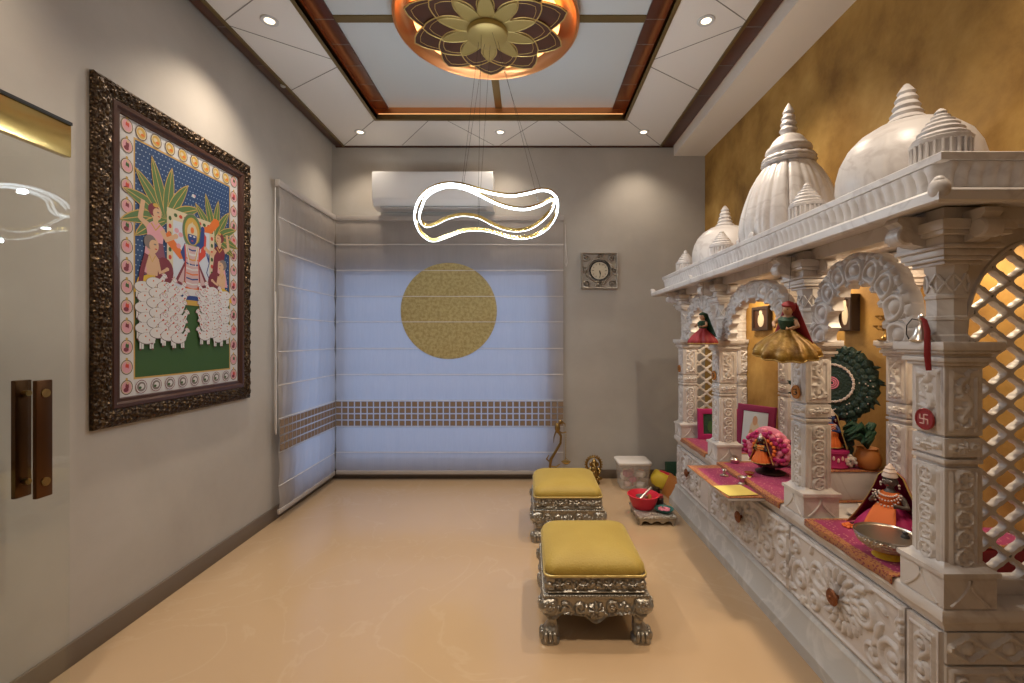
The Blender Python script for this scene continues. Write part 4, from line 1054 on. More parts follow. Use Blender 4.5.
# pierced screens: staggered cusped holes
def jali(y, x0, x1, z0, zspring, zapex, th, dx, dy):
    m = MB()
    def top(u):
        c_ = (x0 + x1) / 2; k = min(1, abs(u - c_) / ((x1 - x0) / 2)); return zspring + (zapex - zspring) * math.sqrt(max(0, 1 - k ** 1.7))
    def cl(u, v):
        u = min(x1, max(x0, u)); return u, min(top(u), max(z0, v))
    N = 48
    def hole(t):
        return (dx / .049) * max(1 / math.sqrt((cos(t) / .0365) ** 2 + (sin(t) / .0170) ** 2), 1 / math.sqrt((cos(t) / .0215) ** 2 + (sin(t) / .0265) ** 2))
    ni = int((x1 - x0) / dx) + 2; nj = int((zapex - z0) / (dy / 2)) + 2
    for i in range(-1, ni + 1):
        for j in range(-1, nj + 1):
            if (i + j) % 2: continue
            cu, cv_ = x0 + .03 + i * dx, z0 + .02 + j * dy / 2
            O, H = [], []
            for k in range(N):
                t = 2 * PI * k / N; c_, s_ = cos(t), sin(t); ro = 1 / (abs(c_) / dx + abs(s_) / (dy / 2)); rh = min(hole(t), ro * .985)
                O.append(cl(cu + ro * c_, cv_ + ro * s_)); H.append(cl(cu + rh * c_, cv_ + rh * s_))
            ar = sum(O[k][0] * O[(k + 1) % N][1] - O[(k + 1) % N][0] * O[k][1] for k in range(N)) / 2
            if ar < 1e-5: continue
            hr = .004
            M_ = [((a[0] * .72 + b[0] * .28), (a[1] * .72 + b[1] * .28)) for a, b in zip(H, O)]
            L_ = [(O, -th / 2 - hr * .2), (M_, -th / 2), (H, -th / 4), (H, th / 4), (M_, th / 2), (O, th / 2 + hr * .2)]
            vs = [(u, y + d, v) for ring, d in L_ for u, v in ring]
            m.add(vs, [(q * N + k, q * N + (k + 1) % N, (q + 1) * N + (k + 1) % N, (q + 1) * N + k) for q in range(5) for k in range(N)])
    # solid surround above the arch line
    n = 40; A = [(x0 + (x1 - x0) * i / n, top(x0 + (x1 - x0) * i / n)) for i in range(n + 1)]
    vs = []; ztp = 1.50
    for d in (-th / 2 - .003, th / 2 + .003):
        for u, v in A: vs += [(u, y + d, v), (u, y + d, ztp)]
    W = 2 * (n + 1); fs = []
    for i in range(n):
        a = 2 * i
        fs += [(a, a + 2, a + 3, a + 1), (W + a, W + a + 1, W + a + 3, W + a + 2), (a, W + a, W + a + 2, a + 2)]
    m.add(vs, fs)
    m.tube([(u, y - th / 2 - .003, v) for u, v in A], .006, 6)
    # sill rail
    m.box(x0, x1, y - th / 2 - .008, y + th / 2 + .008, CT, z0 + .004, .002)
    m.v = [(min(p[0], SXB), p[1], p[2]) for p in m.v]
    m.build('pierced_screen', WM, sh, sharp=45)
jali(1.245, SX + .1, SXB, .545, 1.20, 1.46, .024, .049, .083)
jali(3.215, SX + .1, 1.405, .545, 1.20, 1.40, .022, .049, .083)

# pulled out tray of the middle bay
m = MB(); m.box(.888, SX - .012, 2.012, 2.532, .478, .4885, .002); m.build('pull_out_tray', WM, sh)

# warm lamps under the shrine roof, one in each bay
for y in (1.525, 2.215, 2.92):
    L = bpy.data.lights.new('shrine_lamp', 'AREA'); L.shape = 'DISK'; L.size = .10; L.energy = 2.2; L.color = (1., .78, .52)
    o = bpy.data.objects.new('shrine_lamp', L); COL.objects.link(o); o.location = (1.33, y, 1.535)
# ------------------------------------------------------------------ velvet stools in carved silver frames
def stool(name, label, x, y, W=.405, D=.45):
    t = thing(name, label, 'stool', (0, 0, 0), 'velvet stools with carved silver frames')
    hw, hd = W / 2, D / 2
    def band_S(w_, h_):
        S = []
        for v in (.006, h_ - .006): S += stroke((0, v), (w_, v), .0055, .9, int(w_ / .004))
        n = max(3, int(w_ / .085)); 
        for i in range(n):
            c_ = w_ * (i + .5) / n; S += rosette(c_, h_ / 2, .021, 6, .006, 1.)
            for s_ in (-1, 1): S += scroll(c_ + s_ * w_ / n * .36, h_ / 2 + .004 * s_, .016, i, 1.3, .0055, .9, s_) + leaf(c_ + s_ * .022, h_ / 2 - .012, 1.57 - s_ * .9, .03, .005, .8)
        return [q for q in S if 0 <= q[0] <= w_]
    sides = ((0, -1, hw, hd), (0, 1, hw, hd), (-1, 0, hd, hw), (1, 0, hd, hw))
    m = MB(); m.box(-hw + .012, hw - .012, -hd + .012, hd - .012, .19, .262)
    for dx, dy, h_, o_ in sides:
        w_ = 2 * h_ - .016
        relief(m, w_, .068, band_S(w_, .068), .012, lambda u, v, h: ((u - w_ / 2, dy * (o_ - .011 + h), .192 + v) if dx == 0 else (dx * (o_ - .011 + h), u - w_ / 2, .192 + v)), int(w_ / .0042), 18)
    m.build('carved_rail', 'silver_carved', t, sharp=60)
    m = MB()       # beaded moulding
    m.box(-hw - .006, hw + .006, -hd - .006, hd + .006, .176, .190, .003)
    for dx, dy, h_, o_ in sides:
        n = int(2 * h_ / .0125)
        for i in range(n + 1):
            u = -h_ + 2 * h_ * i / n; p = (u, dy * (o_ + .004), .186) if dx == 0 else (dx * (o_ + .004), u, .186); m.sphere(p, .0062, 8, 6)
    m.build('bead_moulding', 'silver_carved', t, sharp=60)
    m = MB()       # scalloped apron, carved both on the face and the lower rim
    for dx, dy, h_, o_ in sides:
        w_ = 2 * h_; zb = lambda u: .128 - .036 * math.exp(-((u - w_ / 2) / .055) ** 2) - .012 * abs(sin(u / w_ * PI * 5)) - .022 * (math.exp(-((u - .03) / .03) ** 2) + math.exp(-((u - w_ + .03) / .03) ** 2))
        S = rosette(w_ / 2, .045, .034, 8, .008, 1.2)
        for s_ in (-1, 1):
            for j in range(int(w_ / .13)):
                c_ = w_ / 2 + s_ * (.062 + .058 * j); S += scroll(c_, .058 - .006 * j, .022, j * 2, 1.5, .0075, 1., s_) + leaf(c_ + s_ * .02, .04, 1.57 - s_ * .8, .04, .007, .9) + leaf(c_ - s_ * .015, .03, 1.57 + s_ * .9, .035, .007, .9)
        nu, nv = int(w_ / .0042), 20
        us = np.linspace(0, w_, nu + 1); U = np.repeat(us[None, :], nv + 1, 0); ZB = np.array([zb(u) for u in us]); T_ = np.linspace(0, 1, nv + 1)[:, None]
        Z = ZB[None, :] + (.178 - ZB[None, :]) * T_; H = field(U, Z - .085, S) * .013 + .006 * np.exp(-((Z - ZB[None, :]) / .008) ** 2)
        def ap(a, b, k):
            i, j = int(round(a * nu)), int(round(b * nv)); d = o_ + (H[j, i] if k else -.010)
            return (us[i] - w_ / 2, dy * d, Z[j, i]) if dx == 0 else (dx * d, us[i] - w_ / 2, Z[j, i])
        m.grid(nu, nv, lambda a, b: ap(a, b, 1)); m.grid(nu, nv, lambda a, b: ap(a, b, 0)); m.grid(nu, 1, lambda a, b: ap(a, 0, b > .5))
    m.build('carved_apron', 'silver_carved', t, sharp=60)
    for sx in (-1, 1):
        for sy in (-1, 1):
            m = MB(); n = 20; rows = []
            for z, off, r in ((.180, .002, .030), (.168, .006, .036), (.150, .012, .041), (.130, .010, .038), (.112, .002, .030), (.092, -.004, .024), (.072, -.006, .022), (.058, -.003, .027), (.046, .002, .033), (.034, .004, .034), (.024, .004, .030), (.016, .004, .036), (.0, .004, .036)):
                cx, cy = sx * (hw - .026 + off), sy * (hd - .026 + off)
                rows.append([(cx + r * cos(2 * PI * k / n) * (1 + .07 * cos(8 * PI * k / n * 1.0 + PI)) * (1.12 if z < .02 else 1), cy + r * sin(2 * PI * k / n) * (1 + .07 * cos(8 * PI * k / n + PI)) * (1.12 if z < .02 else 1), z) for k in range(n)])
            m.loft(rows)
            for k in range(8):      # flower boss on the knee, claws on the paw
                a = 2 * PI * k / 8; bx, by = sx * (hw - .02), sy * (hd + .018)
                m.sphere((bx + .016 * cos(a), by, .150 + .016 * sin(a)), (.008, .007, .008), 8, 6); m.sphere((sx * (hw + .018), sy * (hd - .02) + .016 * cos(a), .150 + .016 * sin(a)), (.007, .008, .008), 8, 6)
            m.sphere((sx * (hw - .02), sy * (hd + .020), .150), .008, 8, 6); m.sphere((sx * (hw + .020), sy * (hd - .02), .150), .008, 8, 6)
            for k in (-1, 0, 1):
                m.sphere((sx * (hw - .022) + k * .017, sy * (hd + .008), .028), (.010, .014, .022), 10, 8); m.sphere((sx * (hw + .008), sy * (hd - .022) + k * .017, .028), (.014, .010, .022), 10, 8)
            m.build('leg', 'silver_carved', t, sharp=60)
    m = MB(); rows = []
    for s_, z in ((.985, .254), (1.0, .260), (1.012, .270), (1.01, .282), (.99, .293), (.955, .303), (.90, .312), (.82, .320), (.70, .328), (.55, .334), (.38, .338), (.2, .340), (.03, .341)):
        a, b = (hw - .004) * s_, (hd - .004) * s_; r = max(.004, min(.05 * (.4 + s_ * .6), min(a, b) * .95)); P = rrect(a, b, r, 9); out = []
        for i in range(len(P)):        # subdivide the outline so the gathers can show
            p, q = P[i], P[(i + 1) % len(P)]; k = 12 if i % 10 == 9 else 1
            for j in range(k):
                x_, y_ = p[0] + (q[0] - p[0]) * j / k, p[1] + (q[1] - p[1]) * j / k
                out.append((x_, y_, z))
        nn = len(out); g = .0022 * max(0, 1 - abs(z - .275) / .03)
        rows.append([(x_ * (1 + g / hw * sin(i * 2.2)), y_ * (1 + g / hd * sin(i * 2.2)), z) for i, (x_, y_, z) in enumerate(out)])
    m.loft(rows); m.build('cushion', 'velvet_yellow', t, sharp=75)
    P = rrect(hw + .0, hd + .0, .03, 6, .262); m = MB(); m.tube(P, .0045, 8, closed=True); m.build('piping', 'gold_leaf', t)
    t.location = (x, y, 0)
    return t
s1 = stool('footstool', 'yellow velvet stool nearest the camera with carved silver claw feet', .268, 2.015)
s2 = copy_tree(s1); s2.location = (.238, 2.90, 0); s2['label'] = 'yellow velvet stool farther back, behind the other stool by the brass lamp'

# ------------------------------------------------------------------ cloths on the shrine
def cloth(name, label, corners, over, nu=44, nv=22, bord=.085, mats=('magenta_cloth', 'gold_border'), drop=.03, z=CT + .0015, seed=1):
    """flat cloth between far/near y; front edge hangs over the counter edge"""
    y0, y1, x0, x1 = corners
    m = MB(); ph = seed * 1.7
    def f(a, b):
        y = y0 + (y1 - y0) * a; d = (x1 - x0 + over) * (1 - b); x = x1 - d; zz = z + .0016 * sin(a * 9 + ph) * sin(b * 7 + ph) + .0016
        if x < x0: zz = z - (x0 - x) * 1.0 + .001; x = x0 - .004 - .003 * sin(a * 14 + ph)
        return (x, y, zz)
    m.grid(nu, nv, f, lambda a, b: 1 if (b < bord * 1.2 or a < bord * .6 or a > 1 - bord * .6) else 0)
    o = m.build(name, list(mats), sharp=60); s_ = o.modifiers.new('thickness', 'SOLIDIFY'); s_.thickness = .0025; s_.offset = 1
    return tag(o, label, 'cloth', 'magenta cloths on the shrine')
ED = SX - .024
cloth('altar_cloth', 'magenta cloth with orange border under the silver bowl in the nearest bay', (1.315, 1.735, ED, 1.50), .022, seed=2)
cloth('altar_cloth', 'magenta cloth under the flower throne in the middle bay', (1.905, 2.535, ED, 1.50), .024, seed=3)
cloth('altar_cloth', 'magenta cloth in the farthest bay of the shrine', (2.705, 3.135, ED, 1.50), .020, seed=4)
m = MB(); m.grid(26, 16, lambda a, b: (.882 + .183 * b, 2.014 + .516 * a, .4905 + .0012 * sin(a * 11) * sin(b * 5) + .001), lambda a, b: 1 if (b < .20 or a < .10 or a > .90) else 0)
o = m.build('tray_cloth', ['magenta_cloth', 'gold_border'], sharp=60); mo = o.modifiers.new('thickness', 'SOLIDIFY'); mo.thickness = .002; mo.offset = 1
tag(o, 'magenta cloth with golden edge lying on the pulled out tray', 'cloth', 'magenta cloths on the shrine')
TZ = .4935
def booklet(x, y, z, w, h, rot, t=.004):
    m = MB(); m.T = Matrix.Translation((x, y, z)) @ Matrix.Rotation(rot, 4, 'Z'); m.box(-w / 2, w / 2, -h / 2, h / 2, 0, t, .001); return m
bk = thing('booklet', 'thin yellow paper booklet on the tray cloth', 'booklet', (.955, 2.10, TZ))
booklet(.955, 2.10, TZ, .135, .135, .12).build('pages', 'pale_gold', bk); booklet(.955, 2.10, TZ + .004, .138, .138, .12, .0012).build('cover', 'yellow_paper', bk)
def pot(name, label, cat, x, y, z, prof, mat, n=28, extra=None, group=None):
    m = MB(); m.lathe(prof, n, (x, y, z)); return tag(m.build(name, mat), label, cat, group)
pot('copper_cup', 'tiny dark metal cup beside the booklet on the tray', 'cup', 1.035, 2.20, TZ, [(0, 0), (.016, 0), (.018, .004), (.012, .010), (.015, .022), (.021, .036), (.019, .036), (.013, .022), (0, .014)], 'silver_bright')
pot('incense_holder', 'small dark metal incense holder on the tray cloth, beyond the cup', 'incense holder', 1.005, 2.33, TZ, [(0, 0), (.020, 0), (.022, .005), (.008, .010), (.007, .026), (.014, .032), (.010, .036), (0, .037)], 'silver_bright')

# ------------------------------------------------------------------ figures
def figure(name, label, h, robe, veil, skin, trim, crown='brass_plain', orn='pearl', sash=None, seated=True, spread=1., cat='idol', halo=None):
    """dressed deity figure facing local -X; height h; all parts in local coordinates at the origin"""
    t = thing(name, label, cat); k = h
    # one continuous body: torso, neck, head with face, arms with hands
    b = MB()
    b.lathe([(0, .0), (.17 * k, .0), (.18 * k, .10 * k), (.13 * k, .28 * k), (.095 * k, .38 * k), (.115 * k, .50 * k), (.118 * k, .56 * k), (.07 * k, .615 * k), (.045 * k, .64 * k), (.042 * k, .68 * k), (0, .70 * k)], 24)
    def head(d):
        f = 1 - .10 * max(0, -d[2]) + .0
        if d[0] < -.6: f *= .97
        if d[0] < -.9 and abs(d[1]) < .25 and -.35 < d[2] < .25: f *= 1.16
        return f
    b.sphere((-.012 * k, 0, .755 * k), (.092 * k, .085 * k, .105 * k), 26, 20, head)
    for s_ in (-1, 1):
        b.sphere((0, s_ * .086 * k, .75 * k), (.02 * k, .012 * k, .028 * k), 8, 6)
        el = (-.05 * k, s_ * .215 * k, .43 * k); ha = (-.19 * k, s_ * .135 * k, .47 * k + (.05 * k if s_ > 0 else 0))
        b.tube([(0, s_ * .09 * k, .57 * k), (-.01 * k, s_ * .155 * k, .52 * k), el, tuple((Vector(el) + Vector(ha)) / 2), ha], [.042 * k, .040 * k, .033 * k, .029 * k, .024 * k], 12)
        b.sphere((ha[0] - .022 * k, ha[1], ha[2]), (.034 * k, .014 * k, .030 * k), 10, 8)
        for f in range(4): b.tube([(ha[0] - .038 * k, ha[1], ha[2] + (-.020 + .013 * f) * k), (ha[0] - .066 * k, ha[1] - s_ * .004 * k, ha[2] + (-.016 + .015 * f) * k), (ha[0] - (.078 - .004 * abs(f - 1.5)) * k, ha[1] - s_ * .014 * k, ha[2] + (-.014 + .016 * f) * k)], [.0085 * k, .0075 * k, .005 * k], 6)
        b.tube([(ha[0] - .015 * k, ha[1] - s_ * .01 * k, ha[2] + .02 * k), (ha[0] - .03 * k, ha[1] - s_ * .026 * k, ha[2] + .042 * k), (ha[0] - .04 * k, ha[1] - s_ * .030 * k, ha[2] + .052 * k)], [.010 * k, .008 * k, .006 * k], 6)
    bo = b.build('body', skin, t, sharp=80)
    rm = bo.modifiers.new('skin', 'REMESH'); rm.mode = 'VOXEL'; rm.voxel_size = .011 * k; rm.use_smooth_shade = True
    m = MB()
    for s_ in (-1, 1):
        m.sphere((-.098 * k, s_ * .036 * k, .770 * k), (.010 * k, .021 * k, .012 * k), 10, 8)
    m.build('eyes', 'shell_white', t)
    m = MB()
    for s_ in (-1, 1):
        m.sphere((-.106 * k, s_ * .036 * k, .770 * k), (.005 * k, .009 * k, .010 * k), 8, 6); m.tube([(-.100 * k, s_ * .014 * k, .792 * k), (-.098 * k, s_ * .036 * k, .800 * k), (-.086 * k, s_ * .060 * k, .790 * k)], .005 * k, 5)
    m.build('brows', 'idol_black', t)
    m = MB(); m.sphere((-.099 * k, 0, .708 * k), (.010 * k, .026 * k, .009 * k), 10, 6); m.build('lips', 'deep_red', t)
    # pleated skirt
    w0 = .34 * k * spread
    m = MB(); m.lathe([(w0, 0), (w0 * 1.04, .03 * k), (w0 * .95, .12 * k), (w0 * .72, .24 * k), (.16 * k, .34 * k), (.115 * k, .40 * k), (.10 * k, .42 * k)], 72, (0, 0, .004), None, lambda a, r, z: 1 + .06 * sin(14 * a) * min(1, r / w0))
    sk = m.build('skirt', robe, t, sharp=80)
    m = MB(); m.tube([(w0 * 1.02 * (1 + .06 * sin(14 * a)) * cos(a), w0 * 1.02 * (1 + .06 * sin(14 * a)) * sin(a), .014 * k + .004) for a in np.linspace(0, 2 * PI, 90)[:-1]], .014 * k, 6, closed=True); m.build('hem', trim, sk)
    m = MB(); m.lathe([(.120 * k, .41 * k), (.128 * k, .48 * k), (.135 * k, .56 * k), (.10 * k, .60 * k), (.085 * k, .605 * k)], 26); m.build('blouse', robe if not sash else sash, t)
    if sash:
        m = MB(); m.grid(10, 10, lambda a, b_: (-(.125 * k + (w0 * .80) * b_ * 1.0 * (1 - .06 * b_)), (a - .5) * .22 * k * (1 + b_ * .9), .43 * k - .40 * k * b_ ** 1.5 + .012 * k), 0)
        o = m.build('apron', sash, t, sharp=70); q = o.modifiers.new('thickness', 'SOLIDIFY'); q.thickness = .008 * k
    if veil:
        def vf(a, b_):
            an = PI * (.36 + 1.28 * a) - PI  ; an = PI - (PI * 1.0 * (1) * 0) + (a - .5) * PI * 1.06 - PI
            z = .90 * k * (1 - b_) ** 1.0 + .01 * k; rr = (.118 + (.34 * spread + .03) * b_ ** 1.3) * k * (1 + .05 * sin(16 * a + 3 * b_))
            top = min(1, b_ / .12); rr *= top ** .5
            return (rr * cos(an) + .005 * k, rr * sin(an), z)
        m = MB(); m.grid(40, 26, vf, lambda a, b_: 1 if (a < .06 or a > .94 or b_ > .94) else 0)
        o = m.build('veil', [veil, trim], t, sharp=80); q = o.modifiers.new('thickness', 'SOLIDIFY'); q.thickness = .010 * k; q.offset = 1
    m = MB(); m.lathe([(.075 * k, .805 * k), (.094 * k, .815 * k), (.090 * k, .84 * k), (.075 * k, .87 * k), (.080 * k, .885 * k), (.055 * k, .92 * k), (.058 * k, .935 * k), (.030 * k, .965 * k), (.020 * k, .985 * k), (0, 1.0 * k)], 24, (-.012 * k, 0, 0)); m.build('crown', crown, t)
    m = MB()
    for j, (r_, dz) in enumerate(((.105, 0), (.140, -.06), (.165, -.13))):
        for i in range(13):
            a = PI * (i / 12); m.sphere((-(.055 + .075 + .02 * j) * k * (.55 + .45 * sin(a)) - .01 * k, r_ * k * cos(a), (.60 + dz * sin(a)) * k - .035 * k * sin(a)), .013 * k, 8, 6)
    for s_ in (-1, 1): 
        m.sphere((-.01 * k, s_ * .105 * k, .71 * k), .019 * k, 8, 6); m.sphere((-.01 * k, s_ * .108 * k, .675 * k), .013 * k, 8, 6)
    m.build('garland', orn, t, sharp=80)
    return t
def place(t, x, y, z, rz=0., s=1.): t.location = (x, y, z); t.rotation_euler = (0, 0, rz); t.scale = (s, s, s)

f1 = figure('deity_figure', 'seated deity figure in magenta veil and orange apron behind the silver bowl', .215, 'magenta', 'magenta', 'idol_grey', 'gold_leaf', 'pearl', 'pearl', 'orange', spread=1.12)
place(f1, 1.262, 1.585, CT + .008, .55, 1.16)
# silver bowl on a yellow stand
bw = thing('silver_bowl', 'engraved silver bowl on a low yellow stand in the nearest bay', 'bowl', (1.128, 1.430, CT))
m = MB(); m.lathe([(0, .0), (.036, 0), (.040, .004), (.030, .010), (.028, .016), (.036, .022), (0, .022)], 32, (1.128, 1.430, CT + .005)); m.build('stand', 'yellow', bw)
m = MB(); m.lathe([(0, .026), (.030, .022), (.056, .030), (.078, .046), (.084, .060), (.0865, .068), (.0845, .071), (.081, .066), (.074, .050), (.052, .037), (0, .033)], 56, (1.128, 1.430, CT + .005)); m.build('bowl', 'silver_engraved', bw, sharp=60)
m = MB(); m.lathe([(.0845, .0705), (.088, .072), (.087, .0755), (.083, .0755), (.0805, .072)], 56, (1.128, 1.430, CT + .005)); m.build('rim', 'silver_bright', bw)
m = MB(); m.sphere((1.105, 1.445, CT + .060), (.017, .015, .008), 14, 8, lambda d: 1 + .12 * sin(6 * math.atan2(d[1], d[0]))); tag(m.build('marigold_flower', 'yellow'), 'yellow flower head lying in the silver bowl', 'flower')
m = MB(); m.sphere((1.165, 1.405, CT + .068), (.014, .014, .022), 14, 10); m.sphere((1.165, 1.405, CT + .090), (.008, .008, .007), 10, 8); tag(m.build('black_stone', 'idol_black'), 'small black upright stone in the silver bowl', 'stone')
for dx, dy in ((.012, -.02), (.005, .012)):
    m = MB(); m.sphere((1.135 + dx, 1.430 + dy, CT + .0465), (.010, .007, .0055), 12, 8); tag(m.build('silver_coin', 'silver_bright'), 'shiny silver piece in the middle of the silver bowl', 'coin', 'silver pieces in the bowl')
# white conch on a plate, orange flower
m = MB(); m.lathe([(0, 0), (.040, 0), (.058, .006), (.060, .009), (.040, .004), (0, .004)], 36, (1.305, 1.80 - .04, CT + .006)); tag(m.build('marble_plate', 'white_marble'), 'flat pale plate on the counter behind the conch shell', 'plate')
m = MB(); m.sphere((1.30, 1.735, CT + .034), (.026, .034, .022), 18, 12, lambda d: 1 + .08 * sin(9 * d[1])); m.lathe([(.020, 0), (.014, .012), (.008, .022), (.003, .032), (0, .034)], 16, (1.30, 1.76, CT + .034), (0, 1, .2)); m.sphere((1.292, 1.715, CT + .030), (.012, .022, .010), 12, 8)
tag(m.build('conch_shell', 'shell_white'), 'white conch shell beside the seated deity figure', 'shell')
m = MB()
for i in range(40):
    a, r_ = rnd.uniform(0, 2 * PI), rnd.uniform(0, .018); m.sphere((1.165 + r_ * cos(a), 1.655 + r_ * sin(a), CT + .010 + .012 * (1 - r_ / .018) * rnd.random()), (.006, .006, .004), 6, 5)
tag(m.build('orange_flower', 'orange'), 'orange flower on the magenta cloth of the nearest bay', 'flower')
# maroon seat behind the near screen, with small black and silver pots
m = MB(); m.box(1.22, 1.50, 1.31, 1.46, CT + .006, .590, .012)
tag(m.build('velvet_seat', 'deep_red'), 'dark red velvet seat behind the nearest pierced screen', 'seat')
m = MB(); m.grid(18, 10, lambda a, b: (1.225 + .27 * a, 1.315 + .14 * b, .592 + .001 * sin(a * 12)), lambda a, b: 1 if b < .12 else 0)
o = m.build('seat_cloth', ['magenta_cloth', 'gold_border']); q = o.modifiers.new('thickness', 'SOLIDIFY'); q.thickness = .003; q.offset = 1; tag(o, 'magenta printed cloth over the dark red seat', 'cloth')
pot('black_vase', 'small black pot behind the pierced screen', 'pot', 1.30, 1.38, .597, [(0, 0), (.018, 0), (.026, .014), (.024, .032), (.014, .044), (.018, .052), (.014, .052), (0, .046)], 'black')

# marble pedestal in the middle bay with its deity, peacock fan and feather pot
m = MB(); m.box(1.275, 1.505, 1.925, 2.205, CT + .006, .632, .003); tag(m.build('marble_pedestal', 'white_marble'), 'plain marble block against the golden wall in the middle bay', 'pedestal')
m = MB(); m.grid(22, 12, lambda a, b: (1.269 + .236 * b, 1.921 + .288 * a, .6345 + .001 * sin(9 * a)), lambda a, b: 1 if (b < .14 or a < .08 or a > .92) else 0)
o = m.build('pedestal_cloth', ['magenta_cloth', 'gold_border']); q = o.modifiers.new('thickness', 'SOLIDIFY'); q.thickness = .003; q.offset = 1; tag(o, 'magenta cloth with golden edge on the marble block', 'cloth')
PZ = .639
m = MB(); m.lathe([(0, 0), (.064, 0), (.068, .006), (.062, .014), (.062, .060), (.068, .066), (.066, .076), (0, .078)], 40, (1.335, 2.005, PZ)); st = m.build('round_seat', 'magenta', sharp=40); tag(st, 'round magenta seat with pale pattern under the orange deity', 'seat')
m = MB()
for k in range(22):
    a = 2 * PI * k / 22; m.sphere((1.335 + .063 * cos(a), 2.005 + .063 * sin(a), PZ + .037 + .008 * (k % 2)), (.005, .005, .010), 8, 6)
m.build('pattern', 'pale_pink', st)
f2 = figure('deity_figure', 'small deity in orange dress standing before the peacock feather fan', .175, 'orange', 'dark_magenta', 'blue_skin', 'gold_leaf', 'pearl', 'pearl', None, spread=.62); place(f2, 1.335, 2.005, PZ + .0785, .6)
fan = thing('peacock_fan', 'round dark green peacock feather fan with a beaded ring behind the deity', 'fan', (0, 0, 0))
m = MB(); m.lathe([(0, 0), (.185, 0), (.192, .010), (.186, .020), (.10, .028), (0, .030)], 72, (0, 0, 0), (-1, 0, 0), lambda a, r, z: 1 + (.03 * sin(24 * a) if r > .15 else 0))
for i in range(30):
    a = 2 * PI * i / 30
    for r_ in (.165, .135): m.sphere((-.024, (r_) * cos(a + r_ * 9), r_ * sin(a + r_ * 9)), (.010, .020, .020), 8, 6)
for i in range(110):
    a = rnd.uniform(0, 2 * PI); r_ = rnd.uniform(.15, .185); L_ = rnd.uniform(.016, .034)
    m.tube([(-.014, r_ * cos(a), r_ * sin(a)), (-.020, (r_ + L_ * .5) * cos(a + .05), (r_ + L_ * .5) * sin(a + .05)), (-.016, (r_ + L_) * cos(a + .08), (r_ + L_) * sin(a + .08))], [.006, .008, .001], 6)
m.build('feathers', 'feather_green', fan, sharp=80)
m = MB()
for i in range(54):
    a = 2 * PI * i / 54; m.sphere((-.034, .092 * cos(a), .092 * sin(a)), .0075 if i % 2 else .0055, 7, 5)
for i in range(26):
    a = rnd.uniform(0, 2 * PI); r_ = rnd.uniform(.115, .18); m.sphere((-.036, r_ * cos(a), r_ * sin(a)), .0032, 6, 5)
m.build('bead_ring', 'pearl', fan, sharp=80)
m = MB()
for q in range(3): m.tube([(-.032, (.028 - .009 * q) * cos(a), (.028 - .009 * q) * sin(a)) for a in np.linspace(0, 2 * PI, 24)[:-1]], .0034, 6, closed=True)
m.build('centre_rosette', 'pink', fan)
place(fan, 1.378, 2.05, 1.0, .70, .90)
fp = thing('feather_pot', 'orange pot holding a bent bunch of green feathers beside the fan', 'pot', (1.460, 1.955, PZ))
m = MB(); m.lathe([(0, 0), (.030, 0), (.046, .02), (.050, .045), (.042, .07), (.034, .082), (.040, .09), (.034, .09), (.026, .08), (0, .07)], 32, (1.460, 1.955, PZ)); m.build('pot', 'board_orange', fp)
m = MB()
for i in range(46):
    a = rnd.uniform(0, 2 * PI); L_ = rnd.uniform(.05, .11); ty, tx = cos(a) * .045, sin(a) * .035
    p = [(1.460, 1.955, PZ + .085), (1.460 + tx * .5 - .01, 1.955 + ty * .5, PZ + .085 + L_ * .7), (1.460 + tx - .025, 1.955 + ty, PZ + .085 + L_), (1.460 + tx * 1.2 - .05, 1.955 + ty * 1.3, PZ + .075 + L_ * .9)]
    m.tube(p, [.003, .009, .012, .003], 6)
m.build('feathers', 'green_dark', fp, sharp=80)
m = MB()
for i in range(70):
    v = Vector((rnd.gauss(0, 1), rnd.gauss(0, 1), rnd.gauss(0, 1))).normalized() * rnd.uniform(.012, .026); m.sphere((1.385 + v.x, 1.965 + v.y, PZ + .03 + v.z * .9), .008, 6, 5)
tag(m.build('flower_ball', 'shell_white', sharp=80), 'cream flower ball on the marble block below the green feathers', 'flower')
m = MB()
for i in range(60):
    t_ = i / 59; m.sphere((1.415 + .012 * sin(t_ * 20), 2.01 - .01 * t_, PZ + .06 + .10 * t_ + .004 * cos(i)), (.012, .013, .010), 6, 5)
m.lathe([(0, 0), (.022, 0), (.026, .01), (.018, .03), (.014, .06), (0, .06)], 18, (1.415, 2.008, PZ))
tag(m.build('bead_garland', 'feather_teal', sharp=80), 'upright grey green garland between deity and feather pot', 'garland')

# flower throne (round wreath) with deity in the middle bay
th = thing('flower_throne', 'round throne wreathed in pink petals with a magenta clad deity in the middle bay', 'throne', (0, 0, 0))
m = MB(); m.lathe([(0, 0), (.070, 0), (.075, .008), (.050, .018), (.034, .028), (.040, .038), (.085, .050), (.095, .060), (0, .062)], 40); m.build('base', 'wood_black', th)
m = MB(); rr = random.Random(5)
for i in range(150):
    a = rr.uniform(0, 2 * PI); ph = rr.uniform(0, 2 * PI); cr = .034; R0 = .088
    x, y, z = -.02 + cr * .8 * cos(ph) , (R0 + cr * .8 * sin(ph)) * cos(a), .135 + (R0 + cr * .8 * sin(ph)) * .80 * sin(a)
    m.sphere((x, y, z), (.012, .017, .015), 7, 5)
m.lathe([(.060, -.01), (.10, -.012), (.115, .0), (.10, .012), (.06, .01), (.06, -.01)], 40, (-.01, 0, .135), (-1, 0, 0), lambda a, r, z: 1 if True else 1)
m.build('petal_wreath', 'pink', th, sharp=80)
m = MB()
for i in range(56):
    a = rr.uniform(0, 2 * PI); r_ = rr.uniform(.075, .122); m.sphere((-.052 + rr.uniform(-.006, .006), r_ * cos(a), .135 + .8 * r_ * sin(a)), (.009, .013, .012), 7, 5)
m.build('petals', 'magenta', th, sharp=80)
m = MB()
